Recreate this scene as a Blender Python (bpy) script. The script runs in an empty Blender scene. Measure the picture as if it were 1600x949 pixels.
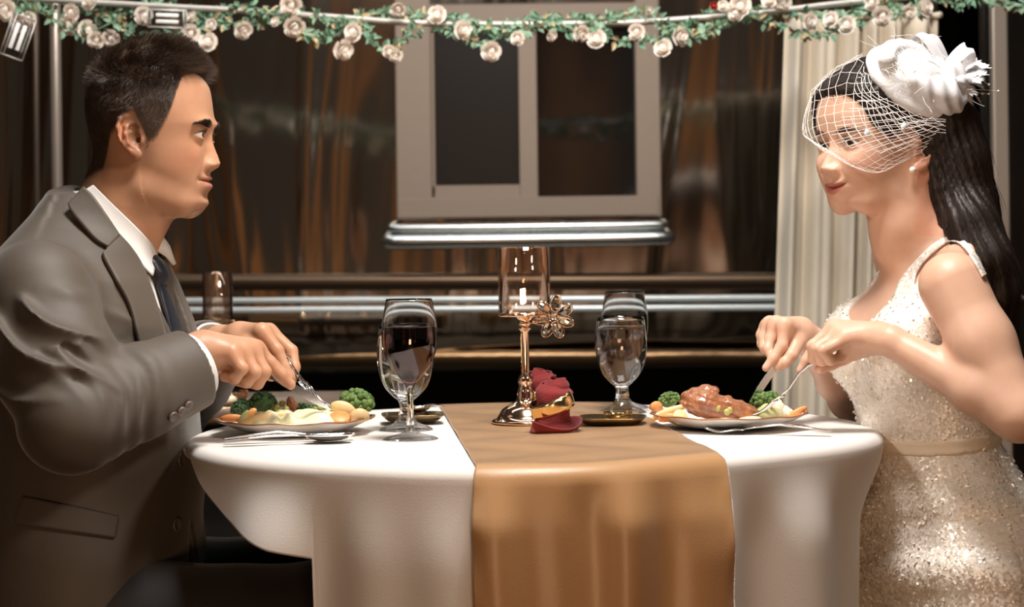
import bpy, math, random, time
import numpy as np
from mathutils import Vector, Matrix
T0 = time.time()
random.seed(7); np.random.seed(7)
sc = bpy.context.scene
col = sc.collection
PI = math.pi

# ---------------------------------------------------------------- camera
CAMZ, CAMY = 0.972, -2.4
FPX = 2760.0                      # focal length in pixels of the 1600 px wide frame
ROLL = math.radians(0.7)
HOR = 418.0                       # horizon row
cam_d = bpy.data.cameras.new('camera')
cam_d.sensor_width = 36.0
cam_d.lens = FPX / 1600 * 36
cam_d.shift_y = (HOR - 474.5) / 1600
cam_d.clip_start = 0.05
cam_d.dof.use_dof = True
cam_d.dof.focus_distance = 2.33
cam_d.dof.aperture_fstop = 5.6
cam = bpy.data.objects.new('camera', cam_d)
cam.location = (0, CAMY, CAMZ)
cam.rotation_euler = (Matrix.Rotation(PI/2, 3, 'X') @ Matrix.Rotation(ROLL * -1, 3, 'Z')).to_euler()
col.objects.link(cam)
sc.camera = cam

def P(px, py, Y):
    """photo pixel + distance -> point in the room"""
    x = px - 800.0; y = (HOR - py)
    # image axes are rolled by ROLL about the view axis through the horizon point
    c, s = math.cos(ROLL), math.sin(ROLL)
    xr = c * x + s * y
    yr = -s * x + c * y
    k = (Y - CAMY) / FPX
    return Vector((xr * k, Y, CAMZ + yr * k))
def PA(px, py, Y): return np.array(P(px, py, Y))

# ---------------------------------------------------------------- view + world
sc.view_settings.view_transform = 'Standard'
sc.view_settings.look = 'None'
sc.view_settings.gamma = 1.0
sc.view_settings.use_curve_mapping = False
sc.view_settings.exposure = 0.08
sc.cycles.use_denoising = True
sc.cycles.max_bounces = 12
sc.cycles.transparent_max_bounces = 24
sc.cycles.transmission_bounces = 12
sc.cycles.caustics_reflective = False
sc.cycles.caustics_refractive = True
sc.cycles.sample_clamp_indirect = 4.0
world = bpy.data.worlds.new('night_garden'); sc.world = world
world.use_nodes = True
_nt = world.node_tree; _nt.nodes.clear()
_o = _nt.nodes.new('ShaderNodeOutputWorld'); _b = _nt.nodes.new('ShaderNodeBackground')
_b.inputs['Color'].default_value = (1.0, 0.82, 0.66, 1); _b.inputs['Strength'].default_value = 0.035
_nt.links.new(_b.outputs[0], _o.inputs[0])

def area(name, loc, target, size, power, color, size_y=None, spread=180):
    d = bpy.data.lights.new(name, 'AREA'); d.energy = power; d.color = color; d.size = size
    if size_y: d.shape = 'RECTANGLE'; d.size_y = size_y
    d.spread = math.radians(spread)
    o = bpy.data.objects.new(name, d); o.location = loc
    o.rotation_euler = (Vector(target) - Vector(loc)).to_track_quat('-Z', 'Y').to_euler()
    col.objects.link(o); return o
def spot(name, loc, target, power, color, angle, blend=0.6, radius=0.05):
    d = bpy.data.lights.new(name, 'SPOT'); d.energy = power; d.color = color
    d.spot_size = math.radians(angle); d.spot_blend = blend; d.shadow_soft_size = radius
    o = bpy.data.objects.new(name, d); o.location = loc
    o.rotation_euler = (Vector(target) - Vector(loc)).to_track_quat('-Z', 'Y').to_euler()
    col.objects.link(o); return o
area('unseen_overhead_light', (0.15, -0.5, 2.55), (0.05, 0.0, 0.75), 0.5, 38.0, (1.0, 0.95, 0.90), spread=150)  # large area light standing in for string lights under the awning
spot('figure_spot', (1.5, -1.7, 2.35), (-0.52, 0.0, 1.0), 95.0, (1.0, 0.86, 0.72), 30, 0.9, 0.16)  # unseen spot added to light the man from the upper right
spot('figure_spot', (-1.5, -1.7, 2.25), (0.58, 0.0, 1.0), 95.0, (1.0, 0.88, 0.76), 30, 0.9, 0.16)  # unseen spot added for the woman, from the upper left
area('low_warm_fill', (0.2, -3.4, 0.35), (0.1, 0.0, 0.7), 0.5, 8.5, (1.0, 0.58, 0.33), spread=120)  # unseen warm fill added to lift the front of the tablecloth
area('unseen_overhead_light', (0.0, 0.35, 2.5), (0.0, 1.05, 1.4), 2.4, 10.0, (1.0, 0.92, 0.84), size_y=0.12, spread=120)  # unseen light added to brighten the garland and its roses
area('trim_fill', (-0.3, 1.5, 2.6), (0.0, 2.2, 0.9), 2.6, 8.0, (0.92, 0.96, 1.0), size_y=0.06)  # unseen cool light added so the wall rails stand out bright

# ---------------------------------------------------------------- helpers
def tag(o, label=None, cat=None, group=None, kind=None):
    if label: o['label'] = label
    if cat: o['category'] = cat
    if group: o['group'] = group
    if kind: o['kind'] = kind
    return o
def empty(name, loc=(0, 0, 0), rz=0.0, label=None, cat=None, group=None):
    o = bpy.data.objects.new(name, None); o.location = loc; o.rotation_euler = (0, 0, rz)
    o.empty_display_size = 0.05
    col.objects.link(o); tag(o, label, cat, group); return o
def set_parent(o, parent):
    """parent keeping world coordinates; parent chain carries only plain transforms"""
    bpy.context.view_layer.update()
    o.parent = parent; o.matrix_parent_inverse = parent.matrix_world.inverted()
def copy_tree(o, parent=None):
    c = o.copy(); col.objects.link(c)
    if parent is not None: c.parent = parent
    for ch in list(o.children): copy_tree(ch, c)
    return c
def np_mesh(name, V, F, mat, parent=None, smooth=True, cols=None, local=False):
    """V (n,3); F list/array of tris or quads (-1 pads a tri)"""
    V = np.asarray(V, dtype=np.float32).reshape(-1, 3)
    me = bpy.data.meshes.new(name)
    if isinstance(F, np.ndarray) and F.ndim == 2:
        k = F.shape[1]; loops = F.astype(np.int32).ravel(); sizes = np.full(len(F), k, dtype=np.int32)
    else:
        sizes = np.array([len(f) for f in F], dtype=np.int32)
        loops = np.array([i for f in F for i in f], dtype=np.int32)
    me.vertices.add(len(V)); me.vertices.foreach_set('co', V.ravel())
    me.loops.add(len(loops)); me.loops.foreach_set('vertex_index', loops)
    me.polygons.add(len(sizes))
    starts = np.concatenate([[0], np.cumsum(sizes)[:-1]]).astype(np.int32)
    me.polygons.foreach_set('loop_start', starts)
    me.polygons.foreach_set('loop_total', sizes)
    me.update(calc_edges=True); me.validate()
    me.polygons.foreach_set('use_smooth', np.full(len(me.polygons), smooth, dtype=bool))
    if cols is not None and len(me.vertices) == len(V):
        at = me.color_attributes.new('Col', 'FLOAT_COLOR', 'POINT')
        c = np.ones((len(V), 4), dtype=np.float32); c[:, :3] = cols
        at.data.foreach_set('color', c.ravel())
    if mat is not None:
        for m in (mat if isinstance(mat, (list, tuple)) else [mat]): me.materials.append(m)
    o = bpy.data.objects.new(name, me); col.objects.link(o)
    if parent is not None:
        if local: o.parent = parent
        else: set_parent(o, parent)
    return o

class MB:
    """collects shapes for one mesh"""
    def __init__(s): s.V = []; s.F = []; s.n = 0
    def add(s, V, F, M=None):
        V = np.asarray(V, dtype=float).reshape(-1, 3)
        if M is not None:
            A = np.array(M); V = V @ A[:3, :3].T + A[:3, 3]
        s.V.append(V); s.F += [tuple(int(i) + s.n for i in f) for f in F]; s.n += len(V); return s
    def box(s, c, d, M=None, bev=0.0):
        x, y, z = [k / 2 for k in d]; b = min(bev, x*.9, y*.9, z*.9)
        if b <= 0:
            V = [(c[0]+i*x, c[1]+j*y, c[2]+k*z) for i in (-1,1) for j in (-1,1) for k in (-1,1)]
            F = [(0,1,3,2),(4,6,7,5),(0,4,5,1),(2,3,7,6),(0,2,6,4),(1,5,7,3)]
            return s.add(V, F, M)
        # bevelled: rounded-rectangle rings stacked in z
        rings = []
        for zz, ins in ((-z, b), (-z+b, 0), (z-b, 0), (z, b)):
            r = []
            for (sx, sy, a0) in ((1,1,0),(-1,1,90),(-1,-1,180),(1,-1,270)):
                for t in (0, 45, 90):
                    a = math.radians(a0+t)
                    r.append((c[0]+sx*(x-b)+ (b-ins)*math.cos(a), c[1]+sy*(y-b)+(b-ins)*math.sin(a), c[2]+zz))
            rings.append(r)
        return s.loft(rings, True, True, M)
    def loft(s, rings, cap0=True, cap1=True, M=None, closed=True):
        n = len(rings[0]); V = [p for r in rings for p in r]; F = []
        for i in range(len(rings)-1):
            for j in range(n if closed else n-1):
                a = i*n+j; b_ = i*n+(j+1) % n
                F.append((a, b_, b_+n, a+n))
        if cap0: F.append(tuple(reversed(range(n))))
        if cap1: F.append(tuple(range((len(rings)-1)*n, len(rings)*n)))
        return s.add(V, F, M)
    def lathe(s, prof, n=40, M=None, cap=False):
        rings = [[(r*math.cos(2*PI*k/n), r*math.sin(2*PI*k/n), z) for k in range(n)] for r, z in prof]
        return s.loft(rings, cap, cap, M)
    def tube(s, pts, rad, n=8, M=None, cap=True):
        pts = [Vector(p) for p in pts]; m = len(pts)
        rs = rad if hasattr(rad, '__len__') else [rad]*m
        rings = []; up = None
        for i in range(m):
            t = (pts[min(i+1, m-1)] - pts[max(i-1, 0)])
            t = t.normalized() if t.length > 1e-9 else Vector((0,0,1))
            if up is None: up = Vector((0,0,1)) if abs(t.z) < .9 else Vector((1,0,0))
            a = up - t*up.dot(t)
            a = a.normalized() if a.length > 1e-6 else t.orthogonal().normalized()
            b = t.cross(a); up = a
            rings.append([tuple(pts[i] + (a*math.cos(2*PI*k/n) + b*math.sin(2*PI*k/n))*rs[i]) for k in range(n)])
        return s.loft(rings, cap, cap, M)
    def ball(s, c, r, nu=12, nv=8, M=None, R=None):
        r = r if hasattr(r, '__len__') else (r, r, r)
        V = []; F = []
        for i in range(nv+1):
            th = PI*i/nv
            for j in range(nu):
                ph = 2*PI*j/nu
                v = Vector((r[0]*math.sin(th)*math.cos(ph), r[1]*math.sin(th)*math.sin(ph), r[2]*math.cos(th)))
                if R is not None: v = R @ v
                V.append((c[0]+v.x, c[1]+v.y, c[2]+v.z))
        for i in range(nv):
            for j in range(nu):
                a = i*nu+j; b = i*nu+(j+1) % nu
                F.append((a, a+nu, b+nu, b))
        return s.add(V, F, M)
    def build(s, name, mat, parent=None, smooth=True, local=False, auto=None):
        o = np_mesh(name, np.concatenate(s.V), s.F, mat, parent, smooth, local=local)
        import bmesh
        bm = bmesh.new(); bm.from_mesh(o.data); bmesh.ops.remove_doubles(bm, verts=bm.verts, dist=1e-6); bmesh.ops.recalc_face_normals(bm, faces=bm.faces); bm.to_mesh(o.data); bm.free()
        if auto:
            o.data.set_sharp_from_angle(angle=math.radians(auto))
        return o

def mat(name, color=(.5,.5,.5), rough=.5, metal=0.0, **kw):
    m = bpy.data.materials.new(name); m.use_nodes = True
    nt = m.node_tree; b = nt.nodes['Principled BSDF']
    b.inputs['Base Color'].default_value = (*color, 1)
    b.inputs['Roughness'].default_value = rough; b.inputs['Metallic'].default_value = metal
    for k, v in kw.items():
        if k in ('noise', 'bump', 'var', 'scale3', 'attr', 'rvar'): continue
        key = {'ior':'IOR','trans':'Transmission Weight','sss':'Subsurface Weight','sheen':'Sheen Weight','coat':'Coat Weight',
               'spec':'Specular IOR Level','emit':'Emission Strength','alpha':'Alpha','aniso':'Anisotropic'}.get(k)
        if key: b.inputs[key].default_value = v
        elif k == 'emitc': b.inputs['Emission Color'].default_value = (*v, 1)
        elif k == 'sssr': b.inputs['Subsurface Radius'].default_value = v
        elif k == 'ssss': b.inputs['Subsurface Scale'].default_value = v
        elif k == 'sheenr': b.inputs['Sheen Roughness'].default_value = v
    tc = nt.nodes.new('ShaderNodeTexCoord')
    src = tc.outputs['Object']
    if 'scale3' in kw:
        mp = nt.nodes.new('ShaderNodeMapping'); mp.inputs['Scale'].default_value = kw['scale3']
        nt.links.new(src, mp.inputs['Vector']); src = mp.outputs['Vector']
    base = None
    if kw.get('attr'):
        at = nt.nodes.new('ShaderNodeAttribute'); at.attribute_name = 'Col'; base = at.outputs['Color']
    if 'var' in kw:       # (scale, second colour[, detail, lo, hi])
        v = kw['var']; n = nt.nodes.new('ShaderNodeTexNoise'); n.inputs['Scale'].default_value = v[0]
        n.inputs['Detail'].default_value = v[2] if len(v) > 2 else 4
        nt.links.new(src, n.inputs['Vector'])
        mr = nt.nodes.new('ShaderNodeMapRange'); mr.inputs[1].default_value = v[3] if len(v) > 3 else .35; mr.inputs[2].default_value = v[4] if len(v) > 4 else .65
        nt.links.new(n.outputs['Fac'], mr.inputs[0])
        mx = nt.nodes.new('ShaderNodeMix'); mx.data_type = 'RGBA'
        nt.links.new(mr.outputs[0], mx.inputs['Factor'])
        mx.inputs['A'].default_value = (*color, 1); mx.inputs['B'].default_value = (*v[1], 1)
        if base is not None:
            m2 = nt.nodes.new('ShaderNodeMix'); m2.data_type = 'RGBA'; m2.blend_type = 'MULTIPLY'; m2.inputs['Factor'].default_value = 1
            nt.links.new(base, m2.inputs['A']); nt.links.new(mx.outputs['Result'], m2.inputs['B']); base = m2.outputs['Result']
        else: base = mx.outputs['Result']
    if base is not None: nt.links.new(base, b.inputs['Base Color'])
    if 'bump' in kw:      # (scale, distance[, detail])
        v = kw['bump']; n = nt.nodes.new('ShaderNodeTexNoise'); n.inputs['Scale'].default_value = v[0]
        n.inputs['Detail'].default_value = v[2] if len(v) > 2 else 3
        nt.links.new(src, n.inputs['Vector'])
        bp = nt.nodes.new('ShaderNodeBump'); bp.inputs['Distance'].default_value = v[1]; bp.inputs['Strength'].default_value = 1.0
        nt.links.new(n.outputs['Fac'], bp.inputs['Height']); nt.links.new(bp.outputs[0], b.inputs['Normal'])
    return m
def rot_to(d, up=(0,0,1)):
    """rotation whose +Z goes to d"""
    return Vector(d).to_track_quat('Z', 'Y').to_matrix()
def mtx(loc, R=None, s=1.0):
    M = Matrix.Translation(Vector(loc))
    if R is not None: M = M @ R.to_4x4()
    return M @ Matrix.Scale(s, 4)
def cr(pts, n=8):
    """Catmull-Rom through points"""
    P_ = [np.array(p, dtype=float) for p in pts]
    P_ = [2*P_[0]-P_[1]] + P_ + [2*P_[-1]-P_[-2]]
    out = []
    for i in range(1, len(P_)-2):
        a, b, c, d = P_[i-1:i+3]
        for k in range(n):
            t = k/n
            out.append(.5*((2*b)+(-a+c)*t+(2*a-5*b+4*c-d)*t*t+(-a+3*b-3*c+d)*t**3))
    out.append(P_[-2]); return out

# ---------------------------------------------------------------- signed distance modelling
def _ip(p, c): return p - np.asarray(c, dtype=np.float32)
def smin(a, b, k):
    if k <= 0: return np.minimum(a, b)
    h = np.maximum(k - np.abs(a-b), 0)/k
    return np.minimum(a, b) - h*h*k*.25
def smax(a, b, k): return -smin(-a, -b, k)
def ss(x, a, b):
    t = np.clip((x-a)/(b-a), 0, 1); return t*t*(3-2*t)
class Prim:
    def __init__(s, fn, c, r, k=.01, op='u'): s.fn, s.c, s.r, s.k, s.op = fn, np.asarray(c, float), r, k, op
def capsule(a, b, ra, rb=None, k=.01, op='u'):
    a = np.asarray(a, np.float32); b = np.asarray(b, np.float32); rb = ra if rb is None else rb
    ba = b-a; L2 = max(float(ba@ba), 1e-12)
    def fn(p):
        pa = p-a; t = np.clip((pa@ba)/L2, 0, 1)
        q = pa - t[:, None]*ba
        return np.sqrt((q*q).sum(1)) - (ra + (rb-ra)*t)
    return Prim(fn, (a+b)/2, math.sqrt(L2)/2+max(ra, rb), k, op)
def ellip(c, r, R=None, k=.01, op='u'):
    c = np.asarray(c, np.float32); r = np.asarray(r, np.float32)
    A = None if R is None else np.array(R, dtype=np.float32)
    def fn(p):
        q = p-c
        if A is not None: q = q @ A       # local = R^T q
        k0 = np.sqrt(((q/r)**2).sum(1)); k1 = np.sqrt(((q/(r*r))**2).sum(1))
        return k0*(k0-1)/np.maximum(k1, 1e-9)
    return Prim(fn, c, float(max(r)), k, op)
def boxp(c, h, R=None, rnd=.003, k=.005, op='u'):
    c = np.asarray(c, np.float32); h = np.asarray(h, np.float32)-rnd
    A = None if R is None else np.array(R, dtype=np.float32)
    def fn(p):
        q = p-c
        if A is not None: q = q @ A
        d = np.abs(q)-h
        return np.sqrt((np.maximum(d, 0)**2).sum(1)) + np.minimum(d.max(1), 0) - rnd
    return Prim(fn, c, float(np.linalg.norm(h))+rnd, k, op)
def chain(pts, rads, k=.006, op='u'):
    return [capsule(pts[i], pts[i+1], rads[i], rads[i+1], k, op) for i in range(len(pts)-1)]
def evalp(prims, p, cen=None, rad=0.0, far=.05):
    d = None
    p = p.astype(np.float32)
    for q in prims:
        if cen is not None:
            dist = np.linalg.norm(q.c-cen) - q.r - rad
            if q.op == 'u' and dist > q.k + far: continue
            if q.op != 'u' and dist > q.k + .004: continue
        if q.op == 'd':
            if d is not None: d = d - q.fn(p)
            continue
        e = q.fn(p)
        if q.op == 'u': d = e if d is None else smin(d, e, q.k)
        elif d is not None:
            if q.op == 's': d = smax(d, -e, q.k)
            elif q.op == 'i': d = smax(d, e, q.k)
    if d is None: d = np.full(len(p), 1.0, np.float32)
    return d
def polygonize(prims, lo, hi, h, B=20, slack=.012):
    lo = np.asarray(lo, float); hi = np.asarray(hi, float)
    nb = np.ceil((hi-lo)/(h*B)).astype(int)
    idx = np.stack(np.meshgrid(*[np.arange(n) for n in nb], indexing='ij'), -1).reshape(-1, 3)
    cens = lo + (idx+.5)*B*h
    half = B*h*.5*math.sqrt(3)
    d0 = evalp(prims, cens)
    keep = np.abs(d0) < half*1.3+slack
    idx = idx[keep]; cens = cens[keep]
    N = (nb*B+8).astype(np.int64)
    n = B+2
    g = np.arange(n)
    gx, gy, gz = np.meshgrid(g, g, g, indexing='ij')
    loc = np.stack([gx, gy, gz], -1).reshape(-1, 3)
    ids_all = []; pos_all = []; quads_all = []
    m = n-1
    for bi, c in zip(idx, cens):
        o = bi*B
        p = lo + (loc+o)*h
        D = evalp(prims, p, c, half+2*h, 4*h).reshape(n, n, n)
        S = D < 0
        if S.all() or not S.any(): continue
        acc = np.zeros((m, m, m, 3), np.float32); cnt = np.zeros((m, m, m), np.float32)
        for ax in range(3):
            sl0 = [slice(None)]*3; sl1 = [slice(None)]*3
            sl0[ax] = slice(0, m); sl1[ax] = slice(1, n)
            a = D[tuple(sl0)]; b = D[tuple(sl1)]
            cross = (a < 0) != (b < 0)
            t = np.where(cross, a/np.where(cross, a-b, 1), 0)
            oth = [i for i in range(3) if i != ax]
            for da in (0, 1):
                for db in (0, 1):
                    s_ = [slice(None)]*3; s_[oth[0]] = slice(da, da+m); s_[oth[1]] = slice(db, db+m)
                    cr_ = cross[tuple(s_)]; tt = t[tuple(s_)]
                    off = np.zeros(3, np.float32); off[oth[0]] = da; off[oth[1]] = db
                    acc[..., ax] += np.where(cr_, tt, 0)
                    acc[..., oth[0]] += cr_*off[oth[0]]; acc[..., oth[1]] += cr_*off[oth[1]]
                    cnt += cr_
        has = cnt > 0
        ci = np.argwhere(has)
        pos = acc[has]/cnt[has][:, None]
        gi = ci + o
        gid = (gi[:, 0]*N[1]+gi[:, 1])*N[2]+gi[:, 2]
        ids_all.append(gid); pos_all.append(lo + (gi+pos)*h)
        for ax in range(3):
            o1, o2 = [(1, 2), (2, 0), (0, 1)][ax]
            s0 = [slice(1, B+1)]*3; s1 = [slice(1, B+1)]*3; s1[ax] = slice(2, B+2)
            A0 = S[tuple(s0)]; A1 = S[tuple(s1)]
            e = np.argwhere(A0 != A1)
            if len(e) == 0: continue
            ins = A0[tuple(e.T)]
            e = e+1+o
            def cid(d1, d2):
                q = e.copy(); q[:, o1] += d1; q[:, o2] += d2
                return (q[:, 0]*N[1]+q[:, 1])*N[2]+q[:, 2]
            Q = np.stack([cid(-1, -1), cid(0, -1), cid(0, 0), cid(-1, 0)], 1)
            Q[~ins] = Q[~ins][:, ::-1]
            quads_all.append(Q)
    ids = np.concatenate(ids_all); pos = np.concatenate(pos_all); quads = np.concatenate(quads_all)
    uid, first = np.unique(ids, return_index=True)
    V = pos[first]
    Fq = np.searchsorted(uid, quads)
    Fq = np.clip(Fq, 0, len(uid)-1)
    ok = (uid[Fq] == quads).all(1)
    return V, Fq[ok]
def relax(V, F, it=1, lam=.5):
    for _ in range(it):
        S = np.zeros_like(V); C = np.zeros(len(V))
        for a, b in ((0, 1), (1, 2), (2, 3), (3, 0)):
            i, j = F[:, a], F[:, b]
            for x in range(3):
                S[:, x] += np.bincount(i, V[j, x], len(V)) + np.bincount(j, V[i, x], len(V))
            C += np.bincount(i, minlength=len(V)) + np.bincount(j, minlength=len(V))
        V = V*(1-lam) + lam*S/np.maximum(C, 1)[:, None]
    return V
def wn(p, f, seed=0, n=5):
    """cheap smooth noise, about -1..1; f may be a 3-vector"""
    r = np.random.RandomState(seed); f = np.asarray(f, float)
    out = np.zeros(len(p))
    for i in range(n):
        d = r.normal(size=3); d /= np.linalg.norm(d); ph = r.uniform(0, 6.28)
        w = f*d*(1+i*.45)
        out += np.sin(p @ w + ph + 1.3*np.sin(p @ (f*r.normal(size=3)*.5) + i))/(1+i*.4)
    return out/2.2
def raycast(prims, px, py, off=0.0, y0=-.55, y1=.6, n=240):
    """points where the line of sight through photo pixels first meets the solid"""
    px = np.asarray(px, float).ravel(); py = np.asarray(py, float).ravel()
    A = np.array([PA(a, b, y0) for a, b in zip(px, py)]); Bp = np.array([PA(a, b, y1) for a, b in zip(px, py)])
    t = np.zeros(len(px)); d = Bp-A; L = np.linalg.norm(d, axis=1)
    for _ in range(90):
        q = A + d*t[:, None]
        e = evalp(prims, q)-off
        t = np.clip(t + e*.6/L, 0, 1)
    q = A + d*t[:, None]
    hit = t < .995
    return q, hit
# ================================================================ the setting
M = {}
def wall_metal():
    m = bpy.data.materials.new('polished_trailer_skin'); m.use_nodes = True
    nt = m.node_tree; b = nt.nodes['Principled BSDF']
    b.inputs['Metallic'].default_value = 1.0; b.inputs['Roughness'].default_value = .09
    tc = nt.nodes.new('ShaderNodeTexCoord')
    mp = nt.nodes.new('ShaderNodeMapping'); mp.inputs['Scale'].default_value = (1.0, 1.0, .16)
    nt.links.new(tc.outputs['Object'], mp.inputs['Vector'])
    n1 = nt.nodes.new('ShaderNodeTexNoise'); n1.inputs['Scale'].default_value = 2.6; n1.inputs['Detail'].default_value = 2.5; n1.inputs['Distortion'].default_value = 1.2
    nt.links.new(mp.outputs[0], n1.inputs['Vector'])
    bp = nt.nodes.new('ShaderNodeBump'); bp.inputs['Distance'].default_value = .022; bp.inputs['Strength'].default_value = 1
    nt.links.new(n1.outputs['Fac'], bp.inputs['Height']); nt.links.new(bp.outputs[0], b.inputs['Normal'])
    n2 = nt.nodes.new('ShaderNodeTexNoise'); n2.inputs['Scale'].default_value = 3.0; n2.inputs['Detail'].default_value = 5
    nt.links.new(mp.outputs[0], n2.inputs['Vector'])
    cr_ = nt.nodes.new('ShaderNodeValToRGB')
    cr_.color_ramp.elements[0].position = .3; cr_.color_ramp.elements[0].color = (.42, .36, .29, 1)
    cr_.color_ramp.elements[1].position = .7; cr_.color_ramp.elements[1].color = (.62, .55, .46, 1)
    nt.links.new(n2.outputs['Fac'], cr_.inputs[0]); nt.links.new(cr_.outputs[0], b.inputs['Base Color'])
    return m
M['skin_metal'] = wall_metal()
M['chrome'] = mat('satin_aluminium', (.80, .84, .84), .24, 1.0)
M['frame_alu'] = mat('window_frame_grey', (.33, .26, .205), .5, 0.25, bump=(60, .0004))
M['bronze_rail'] = mat('dark_bronze_rail', (.10, .065, .04), .35, .8)
M['dark_glass'] = mat('dark_window_glass', (.012, .010, .009), .06, 0.0, ior=2.1)
M['ground'] = mat('garden_ground', (.035, .028, .02), .9, 0, bump=(14, .03), var=(3, (.06, .045, .03)))
M['pole'] = mat('pole_metal', (.66, .58, .50), .35, .7)
M['curtain'] = mat('curtain_cloth', (.72, .64, .52), .85, 0, sheen=.2, bump=(220, .0006), var=(6, (.66, .58, .46)))
M['bark'] = mat('tree_bark', (.28, .17, .10), .9, 0, bump=(9, .06, 6), var=(5, (.09, .055, .035)), scale3=(1, 1, .25))
M['bush'] = mat('garden_leaves', (.05, .075, .03), .7, 0, var=(8, (.10, .10, .045)))
M['rock'] = mat('garden_rock', (.30, .20, .13), .85, 0, bump=(6, .05, 6), var=(4, (.16, .10, .06)))
WY = 2.2
def prism(pts, y0, y1, name, m, kind=None, parent=None, bevel=0):
    """pixel outline at distance y0 pushed back to y1"""
    mb = MB(); a = [tuple(P(x, y, y0)) for x, y in pts]
    b_ = [(v[0], y1, v[2]) for v in a]
    mb.loft([b_, a], True, True)
    o = mb.build(name, m, parent, smooth=False)
    if kind: o['kind'] = kind
    return o
floor = MB().box((0, 0, -.05), (16, 20, .1)).build('floor', M['ground'], smooth=False); floor['kind'] = 'structure'
# trailer side: tall skin, slightly bowed, three panels
def wall_pts():
    mb = MB(); rows = 40; colsn = 90
    V = []; F = []
    x0, x1, z0, z1 = -2.6, 2.6, .70, 3.0
    for i in range(rows+1):
        for j in range(colsn+1):
            x = x0+(x1-x0)*j/colsn; z = z0+(z1-z0)*i/rows
            y = WY + .02*math.sin(x*1.7+.4) + .012*math.sin(x*4.1+z*.7)
            if z < .80: y += (0.80-z)**2*6
            V.append((x, y, z))
    n = len(V)
    V += [(v[0], WY+.25, v[2]) for v in V]
    for i in range(rows):
        for j in range(colsn):
            a = i*(colsn+1)+j
            F.append((a, a+1, a+colsn+2, a+colsn+1)); F.append((a+n, a+colsn+1+n, a+colsn+2+n, a+1+n))
    for j in range(colsn):
        a = j; F.append((a, a+n, a+1+n, a+1)); a = rows*(colsn+1)+j; F.append((a, a+1, a+1+n, a+n))
    for i in range(rows):
        a = i*(colsn+1); b = a+colsn+1; F.append((a, b, b+n, a+n)); a += colsn; b += colsn; F.append((a, a+n, b+n, b))
    mb.add(V, F); return mb
w = wall_pts().build('wall_back', M['skin_metal']); w['kind'] = 'structure'
M['underside'] = mat('trailer_underside', (.012, .010, .009), .8)
u_ = MB().box((0, WY+.55, .35), (5.2, .1, .7)).build('trim_5', M['underside'], smooth=False); u_['kind'] = 'structure'
# horizontal rails along the skin
def rail(name, p0, p1, y, r, m, kind='structure', flat=1.0):
    a = P(*p0, y); b_ = P(*p1, y)
    d = (b_-a)
    mb = MB(); rings = []
    for t in (0, 1):
        c = a + d*t
        rings.append([(c.x, c.y - r*.7*math.sin(math.radians(k))*flat, c.z + r*math.cos(math.radians(k))) for k in range(0, 181, 15)] )
    mb.loft(rings, True, True); o = mb.build(name, m, auto=50); o['kind'] = kind; return o
M['rail_metal'] = mat('white_metal_trim', (.80, .86, .86), .3, .35)
rail('trim_1', (-300, 473), (2000, 462), WY-.02, .0085, M['rail_metal'])
rail('trim_2', (-300, 488), (2000, 477), WY-.02, .0085, M['rail_metal'])
rail('trim_3', (-300, 443), (2000, 438), WY-.02, .022, M['bronze_rail'])
M['gold_band'] = mat('tarnished_band', (.20, .12, .06), .3, .9, bump=(5, .01))
rail('trim_4', (-300, 562), (2000, 556), WY+.01, .020, M['gold_band'])
# window: frame, sash, panes, sill
def window():
    Yf = WY-.045
    fr = MB()
    def bar(x0, y0, x1, y1, ya, yb, bev=.004, mb=fr):
        a = P(x0, y1, ya); b_ = P(x1, y0, ya)
        mb.box(((a.x+b_.x)/2, (ya+yb)/2, (a.z+b_.z)/2), (b_.x-a.x, yb-ya, b_.z-a.z), None, bev)
    bar(620, -20, 672, 345, Yf, WY+.06); bar(995, -20, 1030, 340, Yf, WY+.06)
    bar(620, 305, 1030, 343, Yf-.002, WY+.06); bar(620, 2, 1030, 40, Yf-.001, WY+.06)
    bar(620, -60, 1030, -20, Yf-.001, WY+.06)
    wdw = fr.build('window_1', M['frame_alu'], smooth=False); wdw['kind'] = 'structure'
    sash = MB()
    bar(655, 30, 678, 310, Yf+.012, WY+.03, .003, sash); bar(655, 288, 836, 312, Yf+.012, WY+.03, .003, sash)
    bar(812, 30, 838, 312, Yf+.010, WY+.03, .003, sash)
    sash.build('sash', M['frame_alu'], wdw, smooth=False)
    g = MB(); bar(670, 30, 815, 292, Yf+.035, Yf+.04, 0, g)
    p1 = g.build('window_pane', mat('screened_pane', (.018, .013, .010), .35, 0, spec=.2), wdw, smooth=False)
    g = MB(); bar(832, 30, 1000, 308, Yf+.045, Yf+.05, 0, g)
    p2 = g.build('window_pane', M['dark_glass'], wdw, smooth=False)
    s_ = MB()
    a = P(612, 372, Yf-.03); b_ = P(1038, 364, Yf-.03)
    for (zc, r, xx) in ((352, .011, 0), (372, .019, 4)):
        c0 = P(614-xx, zc+3, Yf-.02); c1 = P(1036+xx, zc-3, Yf-.02)
        pts = [c0+Vector((.015, .05, r)), c0+Vector((.0, .01, 0)), c0+Vector((.03, -.012, -.004)), c0.lerp(c1, .5)+Vector((0, -.016, -.004)), c1+Vector((-.03, -.012, -.004)), c1+Vector((0, .01, 0)), c1+Vector((-.015, .05, r))]
        s_.tube(cr(pts, 6), r, 10)
    s_.build('sill', M['chrome'], wdw)
window()

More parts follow.
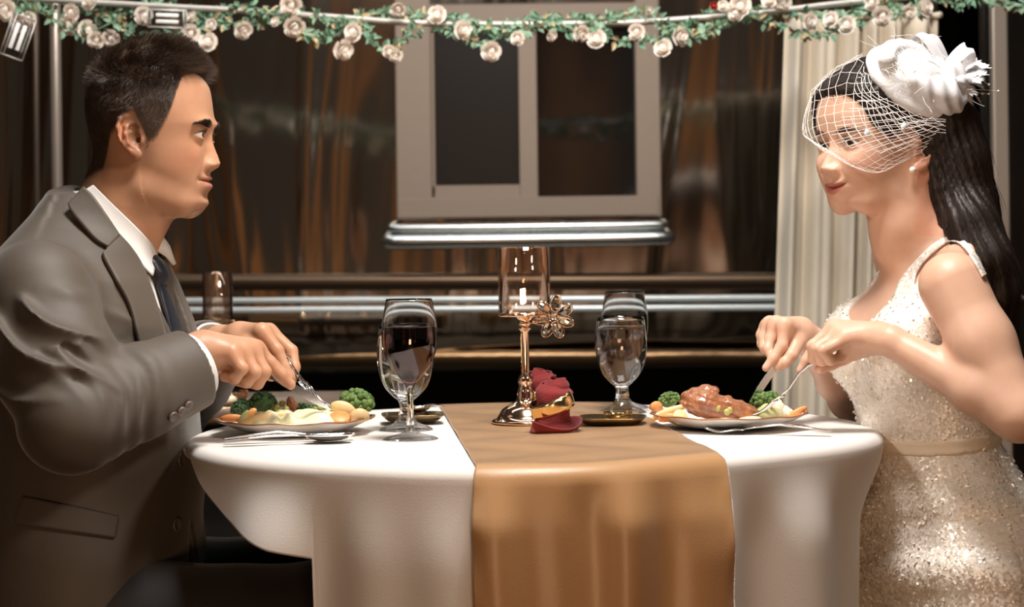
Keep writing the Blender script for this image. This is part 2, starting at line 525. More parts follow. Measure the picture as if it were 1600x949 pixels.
# door frame behind the woman and pole behind the man
rp = MB(); a = P(1552, -30, 1.7); b_ = P(1584, 1000, 1.7)
rp.box(((a.x+b_.x)/2-.004, 1.7, 1.4), (.036, .03, 2.8), None, .004)
rp.build('door_frame_post', M['pole'], smooth=False)
tag(bpy.data.objects['door_frame_post'], 'pale upright metal post behind the woman, right of the cream curtain', 'post')
dr = MB(); dr.box((P(1700, 400, 2.0).x, 2.0, 1.5), (.52, .04, 3.0), None, .004)
M['door_metal'] = mat('dark_door', (.035, .03, .025), .25, .6, bump=(2.5, .02))
d_o = dr.build('door_1', M['door_metal'], smooth=False); d_o['kind'] = 'structure'
for (x, y) in ((1597, 466), (1598, 652)):
    c = P(x, y, 1.97)
    MB().ball((c.x, c.y, c.z), (.007, .006, .007), 12, 8).build('rivet', M['chrome'], d_o)
lp = MB(); a = P(87, 60, 1.6)
lp.tube([(a.x, 1.6, 0), (a.x-.002, 1.6, 2.8)], .0125, 14)
tag(lp.build('awning_pole', M['pole']), 'slim pale metal awning pole standing behind the man\'s back', 'pole')
lp = MB(); a = P(52, 60, 2.0)
lp.tube([(a.x, 2.0, 0), (a.x+.01, 2.0, 2.8)], .008, 10)
tag(lp.build('awning_pole', mat('dull_pole', (.16, .12, .09), .4, .6)), 'thin dark pole at far left, partly hidden by the man', 'pole')
# curtain: gathered cloth hanging from the rail
def curtain():
    root = empty('curtain', P(1290, 650, 1.25), 0, 'cream floor-length curtain hanging in folds behind the woman', 'curtain')
    V = []; F = []; nu, nv = 220, 40
    for i in range(nv+1):
        v = i/nv
        for j in range(nu+1):
            u = j/nu
            top_l, top_r = 1228, 1467
            bot_l, bot_r = 1192, 1440
            mid = 1 - .16*math.exp(-((v-.28)/.25)**2)
            xl = top_l+(bot_l-top_l)*v; xr = top_r+(bot_r-top_r)*v
            x = xl+(xr-xl)*u
            py = 22+ (1100-22)*v
            ph = u*2*PI*6.5 + 1.3*math.sin(u*9+1.0) + .35*math.sin(v*3+u*5)
            fold = .027*math.sin(ph)*(.75+.25*math.sin(u*17)) + .006*math.sin(ph*2.3+1) + .01*math.sin(v*5+u*11)*v
            p = P(x, py, 1.25)
            V.append((p.x, 1.25+fold, p.z))
    for i in range(nv):
        for j in range(nu):
            a = i*(nu+1)+j; F.append((a, a+1, a+nu+2, a+nu+1))
    o = np_mesh('drape', V, F, M['curtain'], root)
    s_ = o.modifiers.new('s', 'SOLIDIFY'); s_.thickness = .0025
    # gathered header strip
    mb = MB(); pts = []
    for j in range(60):
        u = j/59; p = P(1226+242*u, 24, 1.25); pts.append((p.x, 1.25+.012*math.sin(u*54), p.z))
    mb.tube(pts, .007, 8); mb.build('header', M['curtain'], root)
curtain()

# garden behind the camera: what the polished skin mirrors
M['black_metal_g'] = mat('post_metal', (.03, .03, .03), .4, .8)
def garden():
    r = random.Random(5)
    for i, (x, y, rad, lean) in enumerate(((-3.2, -6.6, .24, .1), (-1.9, -5.6, .16, -.08), (-.75, -8.5, .26, .05), (.52, -6.2, .30, -.04), (1.75, -7.6, .17, .1), (2.9, -5.9, .2, -.05), (4.4, -8.2, .3, .03), (-4.8, -8.0, .3, -.03))):
        mb = MB(); pts = [(x+lean*k*.6+.05*math.sin(k*1.3+i), y, -.05+k*.75) for k in range(8)]
        mb.tube(cr(pts, 3), [rad*(1.25-.45*k/21) for k in range(22)], 14)
        tag(mb.build('tree_trunk', M['bark']), 'brown garden tree trunk standing behind the viewer', 'tree', 'garden trees seen in the mirror-like wall')
    for i in range(9):
        x = -4.5+i*1.15+r.uniform(-.1, .1); y = r.uniform(-4.95, -4.85); s = r.uniform(.3, .42)
        mb = MB()
        for k in range(60):
            a = r.uniform(0, 6.28); t = r.uniform(0, 1); rr = s*math.sqrt(r.random())
            c = Vector((x+rr*math.cos(a), y+rr*.6*math.sin(a), s*.9*t*(1-.5*rr/s)))
            R_ = rot_to((r.uniform(-1, 1), r.uniform(-1, 1), r.uniform(.1, 1)))
            mb.ball(c, (.07, .045, .012), 6, 4, R=R_)
        tag(mb.build('garden_bush', M['bush']), 'low leafy garden bush standing behind the viewer', 'bush', 'garden bushes seen in the mirror-like wall')
    for i in range(6):
        x = -3.6+i*1.35+r.uniform(-.3, .3); y = r.uniform(-4.15, -3.95)
        pr = [ellip((x, y, .12), (r.uniform(.2, .35), .17, r.uniform(.14, .3))), Prim(lambda p, i=i: .03*wn(p, 12., i), (x, y, .1), 1., op='d')]
        V, F = polygonize(pr, (x-.6, y-.5, -.3), (x+.6, y+.5, .6), .035)
        tag(np_mesh('garden_rock', V, F, M['rock']), 'tan garden rock lying behind the viewer', 'rock', 'garden rocks seen in the mirror-like wall')
    lp_ = empty('globe_lamp', (1.18, -5.35, 0), 0, 'small glowing globe lamp on a thin post behind the viewer', 'lamp')
    MB().tube([(0, 0, 0), (0, 0, 1.72)], .018, 10).build('post', M['black_metal_g'], lp_, local=True)
    MB().ball((0, 0, 1.80), (.085,)*3, 24, 16).build('globe', mat('globe_glow', (1, 1, 1), .4, 0, emit=1.6, emitc=(.86, .90, 1.0)), lp_, local=True)
    area('trunk_fill', (-1.8, -4.0, .25), (-1.2, -6.5, 1.2), .3, 36, (1.0, .62, .32))  # unseen fill added to light the trunks for their mirror image
    area('trunk_fill', (1.7, -4.0, .25), (.9, -6.5, 1.3), .3, 80, (1.0, .66, .38))  # second added fill, stronger, for the trunk mirrored in the right pane
    area('shrub_fill', (0, -3.6, 2.6), (0, -4.6, 0), .4, 22, (1.0, .75, .5))  # unseen fill added above the bushes and rocks
garden()
# ================================================================ the table
TC = (.028, 0.0); TR = .468; TZ = .75
M['cloth'] = mat('white_tablecloth', (.74, .70, .66), .8, 0, sheen=.15, bump=(700, .0002))
M['gold_cloth'] = mat('gold_satin', (.45, .25, .11), .40, 0.0, sheen=.9, sheenr=.30, spec=.5, bump=(500, .0002))
M['wood'] = mat('dark_wood', (.12, .07, .045), .5, 0, var=(6, (.07, .04, .025)), scale3=(1, 8, 1))
M['black_metal'] = mat('black_metal', (.03, .03, .03), .4, .8)
def gz(a, c, w):
    d = (a-c+180) % 360-180
    return math.exp(-(d/w)**2)
def edge_R(deg):
    return TR*(1 - .095*gz(deg, -53, 27) - .02*gz(deg, -120, 14)+ .0*gz(deg, 0, 20))
def fold_at(deg, s):
    """radial push of the drape at distance s below the edge"""
    a = min(1, max(0, s)/.10); a = a*a*(3-2*a)
    f = 0
    f += .026*gz(deg, 229, 9) + .012*gz(deg, 246, 8) - .014*gz(deg, 238, 6)
    f += .010*gz(deg, 257, 5) - .006*gz(deg, 251, 5)
    f += .014*gz(deg, 298, 6) - .010*gz(deg, 307, 7) + .016*gz(deg, 317, 8) - .010*gz(deg, 330, 7) - .012*gz(deg, 345, 12) - .034*gz(deg, 4, 20)
    f += .016*gz(deg, 203, 12)
    t = math.radians(deg)
    back = .5-.5*math.cos(t-PI/2+PI) if 0 < deg % 360 < 180 else 0
    f += .02*math.sin(9*t)*back
    grow = 1+ max(0, s)*1.6
    return a*(f*grow) + max(0, s)*.012
def cloth_pt(deg, s, off=0.0):
    """point on the cloth at arc distance s past the table edge (negative: on top)"""
    R = edge_R(deg); t = math.radians(deg); c, sn = math.cos(t), math.sin(t)
    rc = .014
    if s <= 0: r, z = R-rc+s, TZ
    elif s < rc*PI/2:
        a = s/rc; r, z = R-rc+rc*math.sin(a), TZ-rc*(1-math.cos(a))
    else:
        d = s-rc*PI/2; r, z = R+fold_at(deg, d), TZ-rc-d
    r += off*(1 if s > rc else max(0, s/rc)); z += off*(1 if s <= 0 else max(0, 1-s/rc))
    return (TC[0]+r*c, TC[1]+r*sn, z)
def hem(deg):
    deg = deg % 360
    # lap of the man lifts the left side: hem climbs in a curve towards the left edge
    pts = [(0, .62), (100, .62), (106, .40), (110, .05), (165, .040), (180, .025), (193, .018), (200, .022), (207, .046), (213, .064), (218, .080), (224, .095), (230, .108), (236, .116), (238, .62), (360, .62)]
    for (a, u), (b, v) in zip(pts, pts[1:]):
        if a <= deg <= b: return u+(v-u)*(deg-a)/(b-a)
    return .62
def table():
    root = empty('dining_table', (TC[0], TC[1], 0), 0, 'round dining table under the long white tablecloth', 'table')
    mb = MB(); mb.lathe([(0, TZ-.035), (TR-.065, TZ-.035), (TR-.05, TZ-.03), (TR-.048, TZ-.012), (TR-.054, TZ-.004), (0, TZ-.004)], 64, Matrix.Translation((TC[0], TC[1], 0)))
    mb.build('tabletop', M['wood'], root)
    mb = MB(); mb.lathe([(0, .001), (.22, .001), (.225, .012), (.2, .022), (.05, .04), (.035, .07), (.033, .6), (.05, .68), (.16, .70), (.16, TZ-.036), (0, TZ-.036)], 40, Matrix.Translation((TC[0], TC[1], 0)))
    mb.build('pedestal', M['black_metal'], root)
    NA = 720; V = []; F = []
    top = [.0, .3, .6, .8, .9, .96]
    skirt = 46
    for k in range(NA):
        deg = 360*k/NA
        for f in top:
            R = edge_R(deg)-.014; t = math.radians(deg)
            V.append((TC[0]+R*f*math.cos(t), TC[1]+R*f*math.sin(t), TZ))
        h = hem(deg)
        for i in range(skirt+1):
            u = i/skirt
            s = .022*u*6 if u < 1/6 else .022+(h-.022)*(u-1/6)/(5/6)
            V.append(cloth_pt(deg, s))
    m = len(top)+skirt+1
    for k in range(NA):
        a = k*m; b = ((k+1) % NA)*m
        for i in range(m-1): F.append((a+i, a+i+1, b+i+1, b+i))
    o = np_mesh('tablecloth', V, F, M['cloth'])
    md = o.modifiers.new('t', 'SOLIDIFY'); md.thickness = .0018; md.offset = -1
    tag(o, 'white floor-length tablecloth draped over the round table', 'tablecloth')
table()
def runner():
    # centre line direction (towards the viewer) and half width
    th = math.radians(-90+5.0); d = np.array([math.cos(th), math.sin(th)]); n = np.array([-d[1], d[0]])
    c0 = np.array([.062, 0.0]); HW = .143
    V = []; F = []; nu = 110; nt_, nd = 60, 60
    for j in range(nu+1):
        u = (j/nu*2-1)
        base = c0 + n*HW*u
        # find exits
        def exit_(sign):
            lo, hi = 0, .7
            for _ in range(30):
                mid = (lo+hi)/2; q = base+d*sign*mid-np.array(TC)
                if np.hypot(*q) < edge_R(math.degrees(math.atan2(q[1], q[0])))-.014: lo = mid
                else: hi = mid
            return lo
        f1 = exit_(1); f0 = exit_(-1)
        col_ = []
        def drape(sign, e):
            q = base+d*sign*e-np.array(TC); deg = math.degrees(math.atan2(q[1], q[0]))
            out = []
            for i in range(1, nd+1):
                s = i/nd*(.56 if sign > 0 else .25)
                x, y, z = cloth_pt(deg, s, .0032)
                a = min(1, max(0, s-.02)/.05)
                if sign > 0:
                    # keep a straight hanging strip with its own soft folds
                    rip = .007*math.sin(u*7+.6)+.005*math.sin(u*12.5-2*s)+.004*math.sin(u*3-1)
                    edge = max(0, abs(u)-.9)/.1
                    rip += edge*.0025*math.sin(s*95+2*math.sin(s*22)+(3 if u > 0 else 0))*1.3
                    y -= a*(rip+.010)
                    x += a*(.004*math.sin(s*14+u*2))*(1 if u > 0 else .6)
                out.append((x, y, z))
            return out
        back = drape(-1, f0)[::-1]
        top_ = []
        for i in range(nt_+1):
            t = -f0+(f1+f0)*i/nt_
            q = base+d*t
            z = TZ+.0032+.0009*math.sin(q[0]*40+math.sin(q[1]*25)*2)*min(1, (i)*(nt_-i)/60)
            top_.append((q[0], q[1], z))
        V += back+top_+drape(1, f1)
    m = nd+nt_+1+nd
    for j in range(nu):
        for i in range(m-1):
            a = j*m+i; F.append((a, a+1, a+m+1, a+m))
    o = np_mesh('table_runner', V, F, M['gold_cloth'])
    md = o.modifiers.new('t', 'SOLIDIFY'); md.thickness = .0012; md.offset = 0
    tag(o, 'gold satin runner laid across the white cloth and hanging down in front', 'table runner')
runner()

# ---------------------------------------------------------------- glasses
def thin_glass(name, tint, edge):
    m = bpy.data.materials.new(name); m.use_nodes = True; nt = m.node_tree; nt.nodes.clear()
    o = nt.nodes.new('ShaderNodeOutputMaterial'); mx = nt.nodes.new('ShaderNodeMixShader'); tr = nt.nodes.new('ShaderNodeBsdfTransparent'); gl = nt.nodes.new('ShaderNodeBsdfGlossy')
    lw = nt.nodes.new('ShaderNodeLayerWeight'); lw.inputs['Blend'].default_value = .22
    ad = nt.nodes.new('ShaderNodeMath'); ad.operation = 'MULTIPLY_ADD'; ad.inputs[1].default_value = .8; ad.inputs[2].default_value = .04
    tr.inputs['Color'].default_value = (*tint, 1); gl.inputs['Color'].default_value = (*edge, 1); gl.inputs['Roughness'].default_value = .03
    nt.links.new(lw.outputs['Fresnel'], ad.inputs[0]); nt.links.new(ad.outputs[0], mx.inputs[0]); nt.links.new(tr.outputs[0], mx.inputs[1]); nt.links.new(gl.outputs[0], mx.inputs[2]); nt.links.new(mx.outputs[0], o.inputs[0])
    return m
M['foot_glass'] = thin_glass('foot_glass', (.96, .96, .96), (1, 1, 1))
M['glass'] = mat('clear_glass', (1, 1, 1), .0, 0, trans=1.0, ior=1.48)
M['wine'] = mat('red_wine', (.75, .25, .28), .0, 0, trans=1.0, ior=1.34)
_n = M['wine'].node_tree; _v = _n.nodes.new('ShaderNodeVolumeAbsorption'); _v.inputs['Color'].default_value = (.35, .01, .02, 1); _v.inputs['Density'].default_value = 160
_n.links.new(_v.outputs[0], _n.nodes['Material Output'].inputs['Volume'])
M['water'] = mat('water', (1, 1, 1), .0, 0, trans=1.0, ior=1.33)
def wine_glass(x, y, label):
    root = empty('wine_glass', (x, y, TZ), 0, label, 'glass', 'red wine glasses')
    outer = [(.001, .0008), (.0335, .0008), (.0345, .0022), (.030, .004), (.012, .009), (.0055, .016), (.0042, .03), (.0042, .058), (.006, .069), (.014, .0805), (.026, .095), (.0335, .112), (.0362, .130), (.0352, .150), (.0325, .168), (.0298, .183)]
    inner = [(.0290, .1826), (.0317, .168), (.0344, .150), (.0353, .130), (.0325, .112), (.0250, .0965), (.013, .083), (.004, .0765), (.0002, .0755)]
    prof = [(.0002, .0165)]+[tuple(q) for q in cr([(a, b) for a, b in outer[5:]], 4)]+[tuple(q) for q in cr([(a, b) for a, b in inner], 4)]
    MB().lathe([tuple(q) for q in cr([(.0002, .0012)]+outer[1:6]+[(.0002, .0162)], 4)], 56).build('foot', M['foot_glass'], root, local=True)
    MB().lathe(prof, 56).build('glass_body', M['glass'], root, local=True)
    wl = .146
    ip = [q for q in cr([(a, b) for a, b in inner], 4) if q[1] <= wl][::-1]
    pr = [(max(.0001, a+.0003), b-.0002) for a, b in ip]
    pr += [(pr[-1][0], wl), (.0001, wl)]
    MB().lathe(pr, 56).build('wine', M['wine'], root, local=True)
    return root
def water_goblet(x, y, label):
    root = empty('water_goblet', (x, y, TZ), 0, label, 'goblet', 'water goblets')
    outer = [(.001, .0008), (.034, .0008), (.0352, .003), (.030, .006), (.017, .011), (.0105, .019), (.0085, .030), (.010, .040), (.018, .0475), (.029, .060), (.036, .078), (.0388, .098), (.0382, .120), (.0352, .146)]
    inner = [(.0336, .1458), (.0366, .120), (.0372, .098), (.0344, .079), (.0272, .0625), (.016, .0515), (.004, .0465), (.0002, .046)]
    prof = [(.0002, .0195)]+[tuple(q) for q in cr(outer[5:], 4)]+[tuple(q) for q in cr(inner, 4)]
    MB().lathe([tuple(q) for q in cr([(.0002, .0012)]+outer[1:6]+[(.0002, .0192)], 4)], 56).build('foot', M['foot_glass'], root, local=True)
    MB().lathe(prof, 56).build('glass_body', M['glass'], root, local=True)
    wl = .132
    ip = [q for q in cr(inner, 4) if q[1] <= wl][::-1]
    pr = [(max(.0001, a+.0003), b-.0002) for a, b in ip]; pr += [(pr[-1][0], wl), (.0001, wl)]
    MB().lathe(pr, 56).build('water', M['water'], root, local=True)
    return root
wine_glass(P(643, 683, -.09).x, -.11, 'glass of red wine standing left of the runner, in front of a water goblet')
water_goblet(P(640, 660, .10).x, .02, 'water goblet behind the red wine glass on the left side')
wine_glass(P(977, 635, .37).x, .355, 'glass of red wine standing behind a water goblet, far right of the runner')
water_goblet(P(971, 645, .27).x, .26, 'water goblet in front of the right wine glass, beside the runner')

# ---------------------------------------------------------------- candle holder
M['rose_gold'] = mat('rose_gold_metal', (.90, .62, .45), .12, 1.0)
M['brass'] = mat('brass_metal', (.82, .60, .30), .16, 1.0)
M['crystal'] = mat('faceted_crystal', (1, .96, .90), .0, 0, trans=1.0, ior=1.75)
M['candle_glass'] = thin_glass('rose_tinted_glass', (.995, .965, .94), (1.0, .88, .80))
def candle_holder(x, y, z, label, s=1.0, flower=True):
    root = empty('candle_holder', (x, y, z), 0, label, 'candle holder')
    base = [(.0, .0005), (.047, .0005), (.0485, .003), (.046, .0055), (.041, .007), (.038, .012), (.033, .020), (.024, .026), (.0145, .031), (.0115, .036), (.0125, .041), (.0105, .046), (.0085, .052), (.0105, .058), (.0095, .064), (.0058, .070)]
    MB().lathe([(a*s, b*s) for a, b in base], 48).build('base', M['rose_gold'], root, local=True)
    stem = [(.0058, .070), (.0056, .075), (.0056, .128), (.0062, .130), (.0085, .131), (.0088, .133), (.0065, .135), (.0088, .138), (.0088, .140), (.0070, .142), (.0110, .147), (.0135, .1495), (.0, .1497)]
    MB().lathe([(a*s, b*s) for a, b in stem], 32).build('stem', M['rose_gold'], root, local=True)
    cup = [(.0, .150), (.034, .150), (.0362, .152), (.0362, .245), (.0350, .2455), (.0345, .244), (.0345, .154), (.0, .1535)]
    MB().lathe([(a*s, b*s) for a, b in cup], 64).build('glass_cylinder', M['candle_glass'], root, local=True)
    MB().lathe([(a*s, b*s) for a, b in [(.0365, .1492), (.0372, .150), (.0372, .1525), (.0365, .1535), (.0363, .151), (.0365, .1492)]], 64).build('rim_band', M['rose_gold'], root, local=True)
    if flower:
        fx, fy, fz = .040*s, -.026*s, .149*s
        tw = MB(); tw.tube(cr([(.006*s, 0, .140*s), (.02*s, -.016*s, .141*s), (fx, fy, fz)], 6), .0011, 6)
        tw.ball((fx, fy, fz), .004, 12, 8)
        fl = tw.build('flower_wire', M['rose_gold'], root, local=True)
        for k, (ang, L) in enumerate(((82, .0185), (30, .017), (138, .017), (-22, .017), (190, .0175), (-72, .0185), (-118, .0190))):
            a = math.radians(ang); d = Vector((math.cos(a), -.15, math.sin(a))).normalized()
            c = Vector((fx, fy-.003, fz))+d*L*s
            mb = MB(); mb.ball(c, (.0072*s, .0055*s, .0115*s), 9, 6, R=rot_to(d))
            mb.build('crystal_petal', M['crystal'], root, smooth=False, local=True)
            mb = MB(); ring = []
            q = d.orthogonal().normalized(); q2 = Vector((0, 1, 0)).cross(d).normalized()
            for t in range(25):
                b = 2*PI*t/24; ring.append(tuple(c + d*.0122*s*math.cos(b)+q2*.0078*s*math.sin(b)))
            mb.tube(ring, .0007, 5, cap=False); mb.build('petal_wire', M['rose_gold'], fl, local=True)
        MB().ball((fx, fy-.008, fz), (.005*s, .004*s, .005*s), 8, 6).build('crystal_center', M['crystal'], root, smooth=False, local=True)
    return root
candle_holder(P(822, 668, .05).x, .06, TZ+.0045, 'rose-gold candle holder with tall clear glass cylinder and crystal flower on the runner')

# ---------------------------------------------------------------- rolled napkins with rings
M['napkin'] = mat('burgundy_napkin', (.22, .017, .018), .9, 0, sheen=.08, bump=(420, .0006), var=(30, (.15, .010, .012)))
def napkin(x, y, rz, s, label, seed):
    root = empty('napkin', (x, y, TZ+.0035), rz, label, 'napkin', 'burgundy rolled napkins')
    # upright spiral roll pinched by the ring, flaring at the foot
    mb = MB(); turns = 3.2; nu = 150; nv = 34; V = []; F = []
    for i in range(nv+1):
        v = i/nv; z = .0015+.066*v*s
        for j in range(nu+1):
            u = j/nu; a = u*turns*2*PI+.6
            r = .007+.0215*u
            pinch = 1-.16*math.exp(-((v-.40)/.20)**2)
            flare = 1+.42*max(0, .22-v)/.22*(.55+.45*math.cos(a-3.9))*ss(np.float64(u), .55, 1)
            wob = 1+.06*math.sin(a*1.7+v*5+seed)+.03*math.sin(a*4+v*9)
            zz = z + .005*math.sin(a*.55+seed)*v - .007*u*v
            R = r*pinch*flare*wob*s*(1-.30*float(ss(np.float64(v), .80, 1))**2)
            lean = .006*(v-.3)
            V.append((R*math.cos(a)+lean, R*math.sin(a)*.92, max(.001, zz)))
    for i in range(nv):
        for j in range(nu):
            q = i*(nu+1)+j; F.append((q, q+1, q+nu+2, q+nu+1))
    o = np_mesh('napkin_roll', V, F, M['napkin'], root, local=True)
    o.modifiers.new('t', 'SOLIDIFY').thickness = .0018
    # loose turned-up foot corner
    mb = MB(); V = []; F = []
    for i in range(13):
        for j in range(25):
            a = math.radians(-150+j*7.8); r = (.029+.0075*i/12)*s
            V.append((r*math.cos(a)*1.08, r*math.sin(a), .002+.017*(i/12)**1.6*(.6+.4*math.sin(a*2+1.2))))
    for i in range(12):
        for j in range(24):
            q = i*25+j; F.append((q, q+1, q+26, q+25))
    o = np_mesh('napkin_corner', V, F, M['napkin'], root, local=True)
    o.modifiers.new('t', 'SOLIDIFY').thickness = .002
    # ring
    mb = MB(); rings = []
    R_ = Matrix.Rotation(math.radians(-22), 3, 'Y')
    prof = [(.0272, -.0095), (.0280, -.005), (.0283, 0), (.0280, .005), (.0272, .0095), (.0267, .009), (.0272, 0), (.0267, -.009), (.0272, -.0095)]
    mb.lathe([(a*s*1.01, b*s) for a, b in prof], 48, mtx((.001, 0, .035*s), R_))
    rg = mb.build('napkin_ring', M['brass'], root, local=True)
    return root
napkin(P(862, 672, -.07).x, -.065, .35, 1.05, 'burgundy napkin rolled upright in a gold ring, nearest the viewer', 1)
napkin(P(848, 640, .16).x, .165, 2.2, 1.02, 'burgundy rolled napkin standing behind the candle holder', 4)

# ---------------------------------------------------------------- small trays
M['tray'] = mat('bronze_tray', (.20, .13, .06), .22, .9, bump=(70, .0004))
M['sauce'] = mat('pale_sauce', (.75, .55, .32), .3)
M['silver'] = mat('polished_cutlery', (.86, .85, .84), .12, 1.0)
def tray(x, y, rz, label, w=.088, d=.075):
    root = empty('small_tray', (x, y, TZ+.004), rz, label, 'tray', 'bronze snack trays')
    def sup(a, rx, ry, n=5):
        c, s = math.cos(a), math.sin(a)
        return (rx*math.copysign(abs(c)**(2/n), c), ry*math.copysign(abs(s)**(2/n), s))
    rings = []
    for rx, ry, z in ((.36, .36, .0), (.42, .42, .002), (.50, .50, .0085), (.51, .51, .0095), (.50, .50, .0105), (.41, .41, .0040), (.05, .05, .0032)):
        rings.append([(*sup(2*PI*k/48, rx*w, ry*d), z) for k in range(48)])
    MB().loft(rings, True, True).build('dish', M['tray'], root, local=True)
    return root
def dip_cup(x, y, z, label):
    root = empty('sauce_cup', (x, y, z), 0, label, 'cup', 'metal sauce cups')
    MB().lathe([(0, 0), (.013, 0), (.0185, .006), (.0205, .0125), (.0198, .0128), (.0172, .007), (0, .0055)], 36).build('cup', M['brass'], root, local=True)
    MB().lathe([(0, .0095), (.010, .0098), (.0183, .0093), (.0170, .0066), (0, .0058)], 30).build('sauce', M['sauce'], root, local=True)
tray(P(645, 652, .13).x, .13, .1, 'dark bronze square tray behind the left wine glass')
tx = P(650, 652, .13).x
tray(P(957, 662, .03).x, .04, -.12, 'dark bronze square tray between the near napkin and the right plate', .092, .08)
dip_cup(P(966, 658, .03).x, .035, TZ+.0085, 'small gold sauce cup on the right bronze tray')
def spoon_bowl(mb, L=.055, W=.038, D=.008):
    V = []; F = []
    for i in range(13):
        for j in range(17):
            a = i/12*PI; t = j/16*2-1
            x = -L/2*math.cos(a); w = W/2*math.sin(a)**.8*(1+.12*math.cos(a))
            V.append((x, w*t, D*((t*t)*math.sin(a)) - D*math.sin(a)+.002))
    for i in range(12):
        for j in range(16):
            q = i*17+j; F.append((q, q+1, q+18, q+17))
    return mb.add(V, F)
def cutlery(kind, a, b, label, group, face=1, cat=None, parent=None, bow=.006, mat_=None, roll=0.0):
    """a: working tip, b: handle end (world points)"""
    a = Vector(a); b = Vector(b); d = (b-a); L = d.length; d.normalize()
    up = Vector((0, 0, 1)); side = up.cross(d).normalized(); up = d.cross(side)
    R = Matrix((d, side, up)).transposed()
    R = R @ Matrix.Rotation(roll, 3, 'X')
    T = Matrix.Translation(a) @ R.to_4x4()
    root = empty(kind, (0, 0, 0), 0, label, cat or kind.split('_')[-1], group)
    root.matrix_world = T
    def band(path, ws, ts, nm, n=10):
        mb = MB(); rings = []
        for (x, z), w, t in zip(path, ws, ts):
            rings.append([(x, w*math.cos(2*PI*k/n), z+t*math.sin(2*PI*k/n)) for k in range(n)])
        mb.loft(rings, True, True)
        o = mb.build(nm, M['silver'], None); o.parent = root; return o
    if kind == 'fork':
        hs = .048
        band([(.052, 0), (.068, .003), (.09, bow), (L*.6, bow*1.2), (L-.03, .004), (L, .001)], [.007, .003, .0028, .0038, .0062, .0045], [.0012, .0016, .0018, .0018, .0014, .0009], 'handle')
        mb = MB(); mb.box((.047, 0, -.0006), (.014, .0215, .0016), None, .0007)
        for k in (-1.5, -.5, .5, 1.5):
            mb.tube(cr([(.043, k*.0058, -.0006), (.02, k*.0058, -.004), (.0, k*.0052, .001)], 5), [.0016]*10+[.0005], 6)
        o = mb.build('tines', M['silver'], None); o.parent = root
    elif kind == 'spoon':
        mb = MB(); spoon_bowl(mb, .062, .040, .009)
        T2 = Matrix.Translation((.031, 0, .004))
        o = mb.build('bowl', M['silver'], None); o.data.transform(T2); o.parent = root
        o.modifiers.new('t', 'SOLIDIFY').thickness = .0014
        band([(.060, .005), (.075, .006), (.1, bow), (L*.65, bow*1.0), (L-.03, .004), (L, .002)], [.003, .0028, .0028, .0040, .0068, .005], [.0012, .0016, .0018, .0018, .0014, .001], 'handle')
    else:
        mb = MB(); V = []; n = 16; rings = []
        for i in range(n+1):
            x = .105*i/n; w = .0105*min(1, (i/5)**.6) if i > 0 else .0006
            rings.append([(x, -.0005, -w*.45), (x, -.0007, w*.55), (x, .0007, w*.55), (x, .0005, -w*.45)])
        mb.loft(rings, True, True); o = mb.build('blade', M['silver'], None, smooth=False); o.parent = root
        band([(.102, 0), (.115, .0), (.13, .0), (L*.75, .0), (L-.012, .0), (L, .0)], [.0035, .0038, .0048, .0052, .0062, .004], [.0055, .006, .0068, .0074, .0082, .005], 'handle')
    return root
zt = TZ+.0045
Lx = lambda px, py, Y: P(px, py, Y).x
spn = MB()
cutlery('spoon', (Lx(552, 677, -.13), -.135, zt+.001), (Lx(352, 690, -.17), -.175, zt+.002), 'steel spoon lying in front of the left plate', 'spare cutlery')
cutlery('fork', (Lx(556, 690, -.1), -.105, zt+.003), (Lx(350, 684, -.15), -.145, zt+.002), 'steel fork lying just behind the spoon, in front of the left plate', 'spare cutlery', roll=.2)
cutlery('fork', (Lx(1103, 668, -.08), -.075, zt+.003), (Lx(1300, 683, -.14), -.135, zt+.002), 'steel fork lying in front of the right plate', 'spare cutlery')
cutlery('spoon', (tx-.004, .115, TZ+.018), (tx+.03, .29, TZ+.010), 'steel teaspoon resting across the left bronze tray', 'spare cutlery')

# ---------------------------------------------------------------- plates
M['china'] = mat('white_china', (.86, .80, .74), .18, 0, coat=.4)
M['gold_rim'] = mat('brown_gold_rim', (.42, .20, .09), .25, .5)
def plate(x, y, label):
    root = empty('dinner_plate', (x, y, TZ+.0028), 0, label, 'plate', 'dinner plates')
    n = 96
    def ring(r, z, wv=1.0): return [(r*(1+.012*wv*math.sin(10*2*PI*k/n))*math.cos(2*PI*k/n), r*(1+.012*wv*math.sin(10*2*PI*k/n))*math.sin(2*PI*k/n), z+.001*wv*math.sin(10*2*PI*k/n)) for k in range(n)]
    MB().loft([ring(.055, .0, 0), ring(.066, .001, 0), ring(.085, .0075, .4), ring(.1055, .0170), ring(.1068, .0180), ring(.1055, .0188), ring(.086, .0100, .4), ring(.070, .0045, 0), ring(.02, .004, 0)], True, True).build('plate_body', M['china'], root, local=True)
    MB().loft([ring(.1010, .0171), ring(.1050, .0191), ring(.1076, .0192), ring(.1080, .0178), ring(.1062, .0170)], False, False).build('rim', M['gold_rim'], root, local=True)
    return root
PL = (P(461, 660, 0).x, .0); PR = (P(1139, 657, 0).x, .0)
plate(PL[0], PL[1], 'white scalloped plate with brown-gold rim in front of the man')
plate(PR[0], PR[1], 'white scalloped plate with brown-gold rim in front of the woman')

